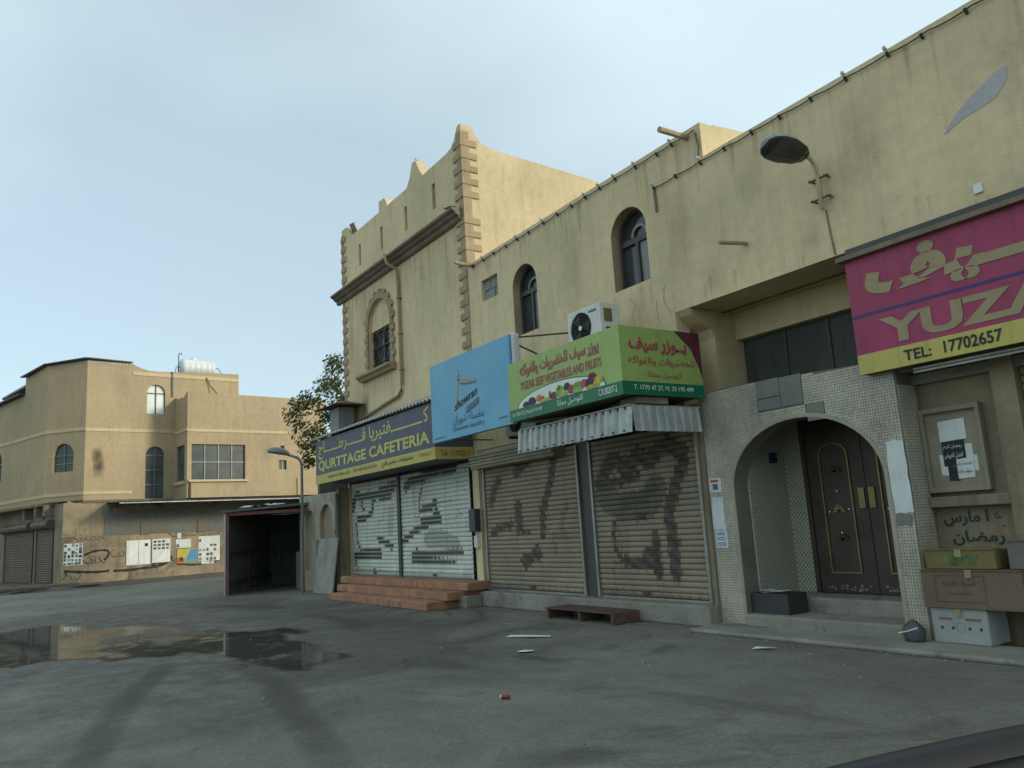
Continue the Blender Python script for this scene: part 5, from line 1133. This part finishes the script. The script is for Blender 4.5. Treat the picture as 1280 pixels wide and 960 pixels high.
# sheet metal roof edge on the rounded corner
RS = mat('roof_sheet_dark', (.09, .10, .10), .6, var=.2, metal=.2)
obj('roof_sheet', MB().prism(rect(8.0, l0 + .06, 0, 0), [], 0, .0, f0) if False else MB().add([f0(8.0, 9.06, -.22), f0(l0 + .05, 9.22, -.18), f0(l0 + .05, 9.4, 1.4), f0(8.0, 9.25, 1.4), f0(8.0, 9.11, -.22), f0(l0 + .05, 9.27, -.18), f0(l0 + .05, 9.45, 1.4), f0(8.0, 9.3, 1.4)], [(0, 1, 2, 3), (7, 6, 5, 4), (0, 4, 5, 1), (1, 5, 6, 2), (2, 6, 7, 3), (3, 7, 4, 0)]), RS, OB, local=True)
obj('roof_sheet', MB().add([f1(0, 9.22, -.18), f1(l1 + .05, 9.29, -.16), f1(l1 - .3, 9.42, 1.2), f1(.4, 9.4, 1.2), f1(0, 9.26, -.18), f1(l1 + .05, 9.33, -.16), f1(l1 - .3, 9.46, 1.2), f1(.4, 9.44, 1.2)], [(0, 1, 2, 3), (7, 6, 5, 4), (0, 4, 5, 1), (1, 5, 6, 2), (2, 6, 7, 3), (3, 7, 4, 0)]), RS, OB, local=True)
obj('roof_sheet', MB().add([f2(0, 9.29, -.16), f2(1.75, 9.25, -.1), f2(1.75, 9.36, 1.2), f2(.3, 9.42, 1.2), f2(0, 9.33, -.16), f2(1.75, 9.29, -.1), f2(1.75, 9.4, 1.2), f2(.3, 9.46, 1.2)], [(0, 1, 2, 3), (7, 6, 5, 4), (0, 4, 5, 1), (1, 5, 6, 2), (2, 6, 7, 3), (3, 7, 4, 0)]), RS, OB, local=True)
obj('roof_sheet', MB().add([f0(3, 8.16, -.25), f0(8.0, 8.31, -.25), f0(8.0, 8.5, 1.0), f0(3, 8.35, 1.0), f0(3, 8.22, -.25), f0(8.0, 8.37, -.25), f0(8.0, 8.56, 1.0), f0(3, 8.41, 1.0)], [(0, 1, 2, 3), (7, 6, 5, 4), (0, 4, 5, 1), (1, 5, 6, 2), (2, 6, 7, 3), (3, 7, 4, 0)]), RS, OB, local=True)
for i in range(14): obj('eave_slot', MB().box(.1 + i * .115, .1 + i * .115 + .075, -.012, .0, 9.09, 9.2), ALU, OB, local=True)
# windows
def pane_grid(fn, u0, u1, z0, z1, cols, rows, m, arch=None, lab=None, mat_f=ALU, wdt=.035):
    w_ = obj('window', MB().prism(rect(u0 - .02, u1 + .02, z0 - .02, (arch or z1) + (0 if not arch else (u1 - u0) / 2 + .02)), [], .14, .16, fn), FRAME_D, OB, local=True, label=lab)
    cs = [u0 + (u1 - u0) * i / cols for i in range(cols + 1)]; rs = [z0 + (z1 - z0) * j / rows for j in range(rows + 1)]
    for i in range(cols):
        for j in range(rows): obj('pane', MB().prism(rect(cs[i] + wdt / 2, cs[i + 1] - wdt / 2, rs[j] + wdt / 2, rs[j + 1] - wdt / 2), [], .11, .13, fn), m, w_, local=True)
    fr = MB()
    for c in cs: fr.prism(rect(c - wdt / 2, c + wdt / 2, z0, z1), [], .07, .115, fn)
    for r in rs: fr.prism(rect(u0, u1, r - wdt / 2, r + wdt / 2), [], .075, .112, fn)
    obj('frame', fr, mat_f, w_, local=True)
    if arch:
        r = (u1 - u0) / 2; obj('arch_pane', MB().prism([(u0, arch), (u1, arch)] + arc((u0 + u1) / 2, arch, r, r, 0, 180, 12), [], .11, .13, fn), m, w_, local=True)
        obj('arch_frame', MB().prism([((u0 + u1) / 2 - wdt / 2, arch), ((u0 + u1) / 2 + wdt / 2, arch), ((u0 + u1) / 2 + wdt / 2, arch + r), ((u0 + u1) / 2 - wdt / 2, arch + r)], [], .07, .108, fn), mat_f, w_, local=True)
    return w_
GLB = mat('dusty_glass', (.07, .085, .085), .22, var=.35, scale=1.4, bump=.02, bscale=3)
pane_grid(f0, 4.55, 5.6, 4.7, 5.5, 2, 1, GLB, 5.5)
pane_grid(f1, .42, 1.42, 4.62, 5.3, 2, 2, GLB, 5.3, 'arched window on the chamfered corner')
ww = pane_grid(f2, 2.37, 3.13, 7.06, 7.98, 2, 1, WHITEWIN, 7.98, 'arched window with reflected light painted white on its panes', FRAME_D)
pane_grid(f2, 2.36, 3.12, 3.36, 5.26, 2, 3, GLB, 5.26, 'tall arched stairwell window')
pane_grid(f3, .25, 1.35, 4.05, 5.58, 3, 2, GLB, None, None)
pane_grid(f4, .18, 2.5, 4.05, 5.57, 4, 2, GLB, None, 'wide gridded window of the projecting block')
pane_grid(f4, 4.05, 4.42, 4.46, 4.9, 2, 1, GLB, None); pane_grid(f4, 4.12, 4.32, 5.35, 5.56, 1, 1, GLB, None)
obj('window_sill', MB().prism(rect(.05, 2.6, 3.96, 4.04), [], -.1, .0, f4), BAND, OB, local=True)
obj('window_sill', MB().prism(rect(.15, 1.45, 3.9, 4.04), [], -.08, .0, f3), BAND, OB, local=True)
obj('drain_pipe', MB().tube([f4(.12, 3.95, -.05), f4(.12, ZS, -.05)], .04, 6), RUSTRED, OB, local=True)
obj('drain_pipe', MB().tube([f2(3.4, 8.98, -.03), f2(3.42, 7.85, -.03)], .04, 6), CEMENT, OB, local=True)
obj('drain_pipe', MB().tube([f4(4.95, 4.1, -.04), f4(4.95, ZS, -.04)], .035, 6), BAND, OB, local=True)
decal('black_stain', [(.44, 5.6), (.47, 5.2), (.52, 4.8), (.5, 4.25)], .5, stain_mat('scorch', (.06, .05, .04), .8), OB, lambda u, v: tuple(LW(u, -.006, v)))
for x, z0, z1, wd, e in [(2.75, 7.0, 6.5, .3, 0), (4.8, 3.95, 3.4, .3, 1.7), (5.6, 3.95, 3.4, .3, 1.7), (1.3, 9.0, 7.6, .8, 0), (8.2, 7.6, 6.4, .5, 1.7), (7.0, 5.9, 4.6, .6, 1.7)]:
    d_ = decal('grime_streak', [(x, z0), (x + .03, (z0 + z1) / 2), (x - .02, z1)], wd, STREAKM, OB, lambda u, v, e=e: tuple(LW(u, -e - .006, v)))
# vents and plaque
for a, b, c, d in [(2.22, 2.58, 1.9, 2.41), (4.57, 4.88, 1.88, 2.41)]:
    v_ = obj('wall_vent', MB().box(a, b, .0, .029, c, d), CORN, OB, local=True)
    for k in range(5): obj('louvre', MB().box(a + .02, b - .02, -.015, -.001, c + .03 + k * .095, c + .06 + k * .095), CEMENT, v_, local=True)
obj('plaque', MB().box(-.22, .22, .02, .049, 1.9, 2.28), mat('faded_plaque', (.3, .25, .15), .9, var=.3, scale=6), OB, local=True)
# canopy over the poster wall
solid(obj('canopy_sheet', corrugated(.9, 9.9, -1.95, 3.2, .04, 3.27, .16, .02), RS, OB, local=True, smooth=True))
obj('canopy_edge', MB().box(.9, 9.9, -1.96, -1.92, 3.13, 3.17), STEEL, OB, local=True)
for x in (1.0, 3.7, 6.6): obj('canopy_strut', MB().box(x, x + .04, -.02, .028, 2.95, 3.2), ALU, OB, local=True)
for u in (5.4, 7.0, 8.2): obj('corbel', MB().prism(rect(u, u + .25, 2.85, ZS - .002), [], -.35, -.002, g0), CORN, OB, local=True)
# graffiti on the poster wall
gf = MB(); fnw = lambda u, v: (u, .045, v)
gf.ribbon(smooth_line([(.1, 1.2), (.4, 1.32), (.75, 1.36), (1.0, 1.3), (.98, 1.1), (.85, .95)], 5), .09, fnw); gf.ribbon(smooth_line([(-.6, .62), (.0, .55), (.6, .5), (1.05, .52)], 5), .1, fnw); gf.ribbon(smooth_line([(1.2, .5), (1.8, .48), (2.4, .52), (2.9, .55), (3.4, .72), (3.5, .95)], 5), .1, fnw); gf.ribbon(smooth_line([(2.7, .55), (2.9, .75), (3.1, .6)], 5), .12, fnw)
gf.ribbon(smooth_line([(3.7, .6), (4.4, .5), (5.2, .55), (5.6, .7)], 5), .09, fnw)
obj('graffiti', gf, SPRAY, OB, local=True)
def lscrawl(cx, cz, wd, h, seed, lw):
    mb = MB(); rr = random.Random(seed); n = max(3, int(wd / .16))
    for k in range(n):
        x0 = cx - wd / 2 + wd * k / n; ph = rr.random() * 6
        mb.ribbon([(x0 + .1 * math.sin(j * .8 + ph) + j * .01, cz + h / 2 * math.cos(j * .65 + ph * 1.7)) for j in range(rr.randint(5, 9))], lw, fnw)
    obj('graffiti', mb, mat('faded_spray', (.12, .10, .07), .9), OB, local=True)
lscrawl(.2, 1.85, 1.6, .16, 3, .03); lscrawl(.5, 1.0, .8, .3, 5, .04); lscrawl(1.4, 1.2, .5, .3, 8, .035); lscrawl(4.4, .72, 1.8, .2, 9, .03); lscrawl(4.2, 1.82, 1.6, .16, 12, .03); lscrawl(-.3, .4, .7, .3, 15, .04)

# shutters of the ochre building (on the receding side)
def shutter_at(label, fnp, u0, u1, z0, z1, n, m):
    p = LW(*fnp(u0, 0, -.03)); q = LW(*fnp(u1, 0, -.03)); d = q - p
    t = thing('roller_shutter', label, 'roller shutter', (p.x, p.y, z0), math.atan2(d.y, d.x)); L_ = d.length; pitch = (z1 - z0) / n
    me0 = None
    for k in range(n):
        if me0 is None:
            vs, fs, U, V = slat_mesh(0, L_, 0, pitch, 0, (), 1, 3, 0); o = obj('slat', MB().add(vs, fs), m, t, local=True)
            at = o.data.color_attributes.new('paint', 'FLOAT_COLOR', 'POINT'); at.data.foreach_set('color', np.zeros(len(vs) * 4, np.float32)); me0 = o.data
        else:
            o = bpy.data.objects.new('slat', me0); COL.objects.link(o); o.parent = t
        o.location = (0, 0, k * pitch)
    obj('roll_housing', MB().tube([(0, -.12, z1 - z0 + .18), (L_, -.12, z1 - z0 + .18)], .19, 12), mat('hood_brown', (.10, .075, .058), .6, var=.2, streak=.25), t, local=True)
    obj('guide_rail', MB().box(-.12, -.01, -.06, .02, -.0, z1 - z0), CEMENT, t, local=True)
shutter_at('brown roller shutter on the ochre corner, farther of two', g0, 1.7, 5.9, .17, 2.35, 24, SHUT_BR)
shutter_at('brown roller shutter on the ochre corner, nearer the posters', g0, 6.5, 8.6, .17, 2.35, 24, SHUT_BR)

# posters on the ochre building
def lposter(name, lab, cat, x0, x1, z0, z1, m, grp='posters on the ochre wall'):
    t = thing(name, lab, cat, LW((x0 + x1) / 2, .04, z0), LB_RZ, grp); W = x1 - x0; obj('sheet', MB().box(-W / 2, W / 2, -.012, .004, 0, z1 - z0), m, t, local=True); return t, W, z1 - z0
t, W, H = lposter('poster', 'grid of black and white portrait sheets left of the scrawled patch', 'poster', -.64, .05, .83, 1.69, PAPER)
rr = random.Random(4); TEALP = flat('teal_print', (.03, .09, .08), .7)
for i in range(5):
    for j in range(6):
        if rr.random() < .16: continue
        x, z = -W / 2 + .012 + i * (W - .02) / 5 + .015 * rr.random(), .015 + j * (H - .02) / 6 + .02 * rr.random()
        obj('portrait', MB().box(x, x + (.07 + .05 * rr.random()), -.018, -.0125, z, z + .07 + .06 * rr.random()), rr.choice([BLKT, GREYT, TEALP, GREYT, BLOCK]), t, local=True)
t, W, H = lposter('wall_cabinet', 'white two door cabinet fixed to the ochre wall', 'cabinet', 1.67, 2.63, .66, 1.68, WHITE, None)
for a, b in ((-W / 2 + .01, -.008), (.008, W / 2 - .01)): obj('door', MB().box(a, b, -.04, -.013, .015, H - .015), WHITE, t, local=True, bevel=.006)
obj('square_label', MB().box(.24, .37, -.045, -.0405, .75, .88), BLKT, t, local=True)
t, W, H = lposter('poster', 'pale torn poster beside the white cabinet', 'poster', 2.7, 3.44, .7, 1.69, PAPER)
for i in range(4):
    for j in range(3):
        if i + j < 5: obj('portrait', MB().box(-W / 2 + .05 + i * .17, -W / 2 + .17 + i * .17, -.016, -.0125, .55 + j * .14, .64 + j * .14), GREYT if (i + j) % 2 else TEALP, t, local=True)
obj('torn_edge', MB().add([(-.25, -.016, .05), (.36, -.016, .03), (.36, -.016, .72)], [(0, 1, 2)]), WHITE, t, local=True)
t, W, H = lposter('poster', 'yellow and blue advertising banner on the ochre wall', 'poster', 3.72, 4.58, .6, 1.2, flat('banner_yellow', (.45, .4, .05), .6))
obj('blue_field', MB().add([(-.1, -.016, .1), (.42, -.016, .12), (.42, -.016, .58), (.15, -.016, .58)], [(0, 1, 2, 3)]), flat('banner_blue', (.06, .25, .45), .6), t, local=True)
obj('red_field', MB().add([(-.42, -.016, .02), (-.15, -.016, .02), (-.1, -.016, .2), (-.42, -.016, .25)], [(0, 1, 2, 3)]), flat('banner_red', (.4, .08, .04), .6), t, local=True)
obj('teal_field', MB().add([(-.1, -.0165, .02), (.42, -.0165, .02), (.42, -.0165, .1), (-.1, -.0165, .085)], [(0, 1, 2, 3)]), flat('banner_teal', (.05, .3, .25), .6), t, local=True)
obj('face', MB().prism(arc(-.25, .18, .07, .09, 0, 345, 12), [], -.019, -.0165), BLKT, t, local=True)
for k, (a, b, c, d, lab) in enumerate([(3.66, 4.3, 1.25, 1.62, 'white sheets above the yellow and blue banner'), (4.62, 5.56, .62, 1.7, 'large patchwork of white portrait sheets next to the shed'), (3.72, 3.88, 1.66, 1.9, 'small white sheet high on the ochre wall'), (4.75, 5.3, .5, .6, 'torn white strip at the foot of the patchwork posters')]):
    t, W, H = lposter('poster', lab, 'poster', a, b, c, d, PAPER)
    for i in range(max(1, int(W / .16))):
        for j in range(max(1, int(H / .2))):
            if rr.random() < .7: obj('portrait', MB().box(-W / 2 + .02 + i * .16, -W / 2 + .12 + i * .16 + .03 * rr.random(), -.016, -.0125, .03 + j * .2, .12 + j * .2 + .05 * rr.random()), rr.choice([GREYT, TEALP, CARD, PAPER, WHITE, BLOCK]), t, local=True)
# debris on the far pavement
o = litter('cardboard_sheet', 'flat brown cardboard sheet lying on the far pavement', [tuple(LW(-.9, -2.2)[:2]), tuple(LW(.2, -2.3)[:2]), tuple(LW(.35, -1.75)[:2]), tuple(LW(-.5, -1.7)[:2])], CARD, .12, .06)
t = thing('stick_pile', 'pile of broken sticks and boards beside the cardboard sheet', 'sticks', LW(-2.6, -2.1, 0), LB_RZ)
rr = random.Random(6)
for k in range(12):
    x, y = rr.uniform(-1.2, 1.2), rr.uniform(-.3, .3); a = rr.uniform(-.5, .5); l = rr.uniform(.4, 1.1)
    obj('stick', MB().tube([(x - l / 2 * math.cos(a), y - l / 2 * math.sin(a), .03 + .06 * rr.random()), (x + l / 2 * math.cos(a), y + l / 2 * math.sin(a), .05 + .12 * rr.random())], .025, 6), WOOD, t, local=True)

# rooftop water tank and aerial
t = thing('water_tank', 'white ribbed horizontal water tank on the ochre roof', 'water tank', LW(4.8, 1.0, 8.8), LB_RZ)
rings = []
for s in np.linspace(-.78, .78, 25):
    r = .40 * (1 - max(0, abs(s) - .66) ** 2 * 18) + (.018 if int((s + .8) / .13) % 2 else 0)
    rings.append([(s, r * math.cos(rad(a)), .62 + r * math.sin(rad(a))) for a in range(0, 360, 15)])
obj('body', MB().loft(rings), TANK, t, local=True, smooth=True)
obj('lid', MB().tube([(-.15, 0, 1.0), (-.15, 0, 1.1)], .16, 14), TANK, t, local=True)
for x in (-.45, -.05, .35, .6): obj('foot', MB().box(x, x + .08, -.3, .3, .1, .3), TANK, t, local=True)
obj('stand', MB().box(-.8, .8, -.35, .35, 0, .1), CONC, t, local=True)
obj('pipe', MB().tube([(.75, -.1, .7), (.95, -.1, .68), (1.1, -.15, .45), (1.15, -.2, .2)], .018, 6), BLACKP, t, local=True)
obj('pipe', MB().tube([(-.78, -.1, .6), (-.95, -.1, .65), (-1.0, -.1, .3), (-1.0, -.1, 0)], .018, 6), BLACKP, t, local=True)
obj('hose', MB().tube([(.0, -.4, .35), (.1, -1.05, .0), (.25, -1.08, -.35), (.45, -1.3, -.7), (.6, -1.5, -.95)], .025, 6), RUSTRED, t, local=True)
t = thing('vent_mast', 'thin hooked pipe mast beside the water tank', 'mast', LW(3.95, .9, 8.8), LB_RZ)
obj('mast', MB().tube([(0, 0, 0), (0, 0, 1.2), (.03, 0, 1.26), (.12, 0, 1.26), (.13, 0, 1.2)], .025, 6), CEMENT, t, local=True)
obj('foot_plate', MB().box(-.1, .1, -.1, .1, 0, .03), CEMENT, t, local=True)

# ------------------------------------------------------------------ tree behind the cafeteria
TR = thing('street_tree', 'loose green tree growing behind the tall corner building', 'tree', (-25.2, 2.9, 0))
tk = MB().tube([(-25.2, 2.9, 0), (-25.15, 2.85, 1.5), (-25.25, 2.8, 2.8), (-25.2, 2.9, 4.2), (-25.3, 2.7, 5.6)], .16, 9, .05)
obj('trunk', tk, BARK, TR, smooth=True)
rr = random.Random(12); cl = []
limbs = MB()
for k in range(11):
    a = rr.uniform(0, 6.28); z0 = rr.uniform(2.4, 4.8); el = rr.uniform(.1, .9); l = rr.uniform(1.1, 2.3)
    d = Vector((math.cos(a) * math.cos(el), math.sin(a) * math.cos(el), math.sin(el))); p0 = Vector((-25.2, 2.85, z0)); mid_ = p0 + d * l * .5 + Vector((0, 0, .15)); e = p0 + d * l
    limbs.tube([p0, mid_, e], .05, 6, .012); cl += [(e, .5 + .3 * rr.random()), (mid_, .42), (e + Vector((rr.uniform(-.5, .5), rr.uniform(-.5, .5), rr.uniform(.1, .6))), .42)]
for z in (5.8, 6.4, 6.9): cl += [(Vector((-25.3 + rr.uniform(-.5, .5), 2.5 + rr.uniform(-.6, .5), z)), .5)]
for q, r in [((-25, .95, 5.55), .4), ((-25, 1.3, 5.75), .45), ((-25, 1.25, 4.2), .42), ((-25, 1.6, 4.6), .5), ((-25, 1.9, 3.4), .4), ((-25, 2.0, 6.3), .5), ((-25, 2.1, 7.1), .35), ((-24.8, 1.7, 5.2), .4), ((-24.8, 2.1, 5.6), .5), ((-24.8, 1.1, 3.7), .25)]:
    cl.append((Vector(q), r)); limbs.tube([Vector((-25.2, 2.85, q[2] - .9)), Vector((-25.1, (q[1] + 2.85) / 2, q[2] - .25)), Vector(q)], .035, 6, .01)
obj('limb', limbs, BARK, TR, smooth=True)
lv = MB()
for c, r in cl:
    for _ in range(int(380 * r)):
        d = Vector((rr.gauss(0, 1), rr.gauss(0, 1), rr.gauss(0, .8))).normalized() * r * (rr.random() ** .45)
        p = c + d; n = Vector((rr.gauss(0, 1), rr.gauss(0, 1), rr.gauss(.5, 1))).normalized(); a = n.orthogonal().normalized(); b = n.cross(a); s = rr.uniform(.05, .095)
        lv.add([p - a * s, p - b * s * .45, p + a * s, p + b * s * .45 + n * s * .2], [(0, 1, 2, 3)])
obj('crown', lv, LEAF, TR)

# ------------------------------------------------------------------ small things on the parapets
t = thing('floodlight', 'square floodlight tilted up on the tall parapet corner', 'floodlight', (-18.1, .12, 8.79))
M_ = Matrix.Rotation(rad(-62), 3, 'X') @ Matrix.Rotation(rad(6), 3, 'Z')
obj('housing', MB().obox((-18.12, .1, 9.0), .26, .3, .07, M_), ALU, t, bevel=.01)
obj('glass', MB().obox(Vector((-18.12, .1, 9.0)) + M_ @ Vector((0, 0, .039)), .22, .26, .006, M_), GLASS, t)
obj('bracket', MB().tube([(-18.1, .15, 8.79), (-18.1, .18, 8.9), (-18.1, .13, 8.98)], .015, 6), RUST, t)
def bird(lab, p, d, s, m):
    d = Vector(d).normalized(); a = d.cross(Vector((0, 0, 1))).normalized(); p = Vector(p); t = thing('pigeon', lab, 'bird', p); rings = []
    for f, r, h in ((-.62, .012, .02), (-.5, .05, .03), (-.25, .09, .07), (0, .13, .1), (.22, .115, .12), (.34, .07, .17), (.42, .062, .21), (.5, .055, .225), (.56, .02, .22), (.66, .006, .205)):
        c = p + d * f * s + Vector((0, 0, (h + .08) * s)); rings.append([c + a * r * s * math.cos(rad(x)) + Vector((0, 0, r * s * .95 * math.sin(rad(x)))) for x in range(0, 360, 36)])
    obj('body', MB().loft(rings), m, t, smooth=True)
    for k in (-1, 1):
        obj('leg', MB().tube([p + a * .04 * k * s, p + a * .04 * k * s + Vector((0, 0, .1 * s))], .008 * s + .002, 5), RUST, t)
        obj('wing', MB().add([p + a * .115 * k * s + d * .2 * s + Vector((0, 0, .26 * s)), p + a * .13 * k * s + Vector((0, 0, .12 * s)), p + a * .03 * k * s - d * .6 * s + Vector((0, 0, .12 * s)), p + a * .09 * k * s - d * .1 * s + Vector((0, 0, .27 * s))], [(0, 1, 2, 3)]), m, t)
bird('dark pigeon perched on the cornice end beside the quoins', (-12.78, -.16, 7.43), (-1, -.25, 0), .3, BIRD)
bird('pale bird on the middle merlon of the tall parapet', (-14.54, .1, 9.24), (.6, -1, 0), .2, flat('pale_bird', (.4, .4, .38), .7))

# ------------------------------------------------------------------ car dashboard the view is taken over
DB = thing('car_dashboard', 'dark rounded car dashboard corner at the bottom right', 'dashboard', (-.2, -6.7, 0.95))
edge = smooth_line([(-.50, -7.05), (-.505, -6.92), (-.49, -6.8), (-.462, -6.66), (-.42, -6.5), (-.36, -6.3), (-.28, -6.1)], 6)
def strip(off0, off1, z0, z1, zb):
    r = []
    for i, p in enumerate(edge):
        d = (edge[min(i + 1, len(edge) - 1)] - edge[max(i - 1, 0)]).normalized(); n = Vector((d.y, -d.x)); n = n if n.x > 0 else -n
        a, b = p + n * off0, p + n * off1; m_ = (a + b) / 2
        r.append([(a.x, a.y, zb), (a.x, a.y, z0 - .008), (a.x * .8 + b.x * .2, a.y * .8 + b.y * .2, z0), (m_.x, m_.y, (z0 + z1) / 2 + .006), (b.x, b.y, z1), (b.x, b.y, zb)])
    return MB().loft(r)
obj('trim_roll', strip(0, .035, 1.118, 1.12, 1.0), DASHT, DB, smooth=True)
obj('top_pad', strip(.036, .4, 1.112, 1.07, .95), DASH, DB, smooth=True)

# ------------------------------------------------------------------ grit and small stones swept against the shop fronts
gm = MB(); rr = random.Random(33)
def stone(x, y, z, r):
    a = rr.uniform(0, 6.28); c, s_ = math.cos(a) * r, math.sin(a) * r
    gm.add([(x + c, y + s_, z), (x - s_, y + c, z), (x - c, y - s_, z), (x + s_, y - c, z), (x + r * .2, y, z + r * rr.uniform(.5, 1.0))], [(0, 1, 4), (1, 2, 4), (2, 3, 4), (3, 0, 4)])
for _ in range(900):
    x = rr.uniform(-20, 0); stone(x, (-.2 if x > -12.4 else -1.15 if x > -17.4 else -.75) - abs(rr.gauss(0, .35)), .002 if x < -7 else .002, rr.uniform(.006, .02))
for _ in range(900): stone(rr.uniform(-24, -2.5), rr.uniform(-8, -.8), .001, rr.uniform(.004, .013) if rr.random() < .93 else rr.uniform(.015, .03))
struct('street_grit', gm, mat('grit', (.2, .185, .15), .9, var=.4, scale=9, bump=0), kind='stuff')
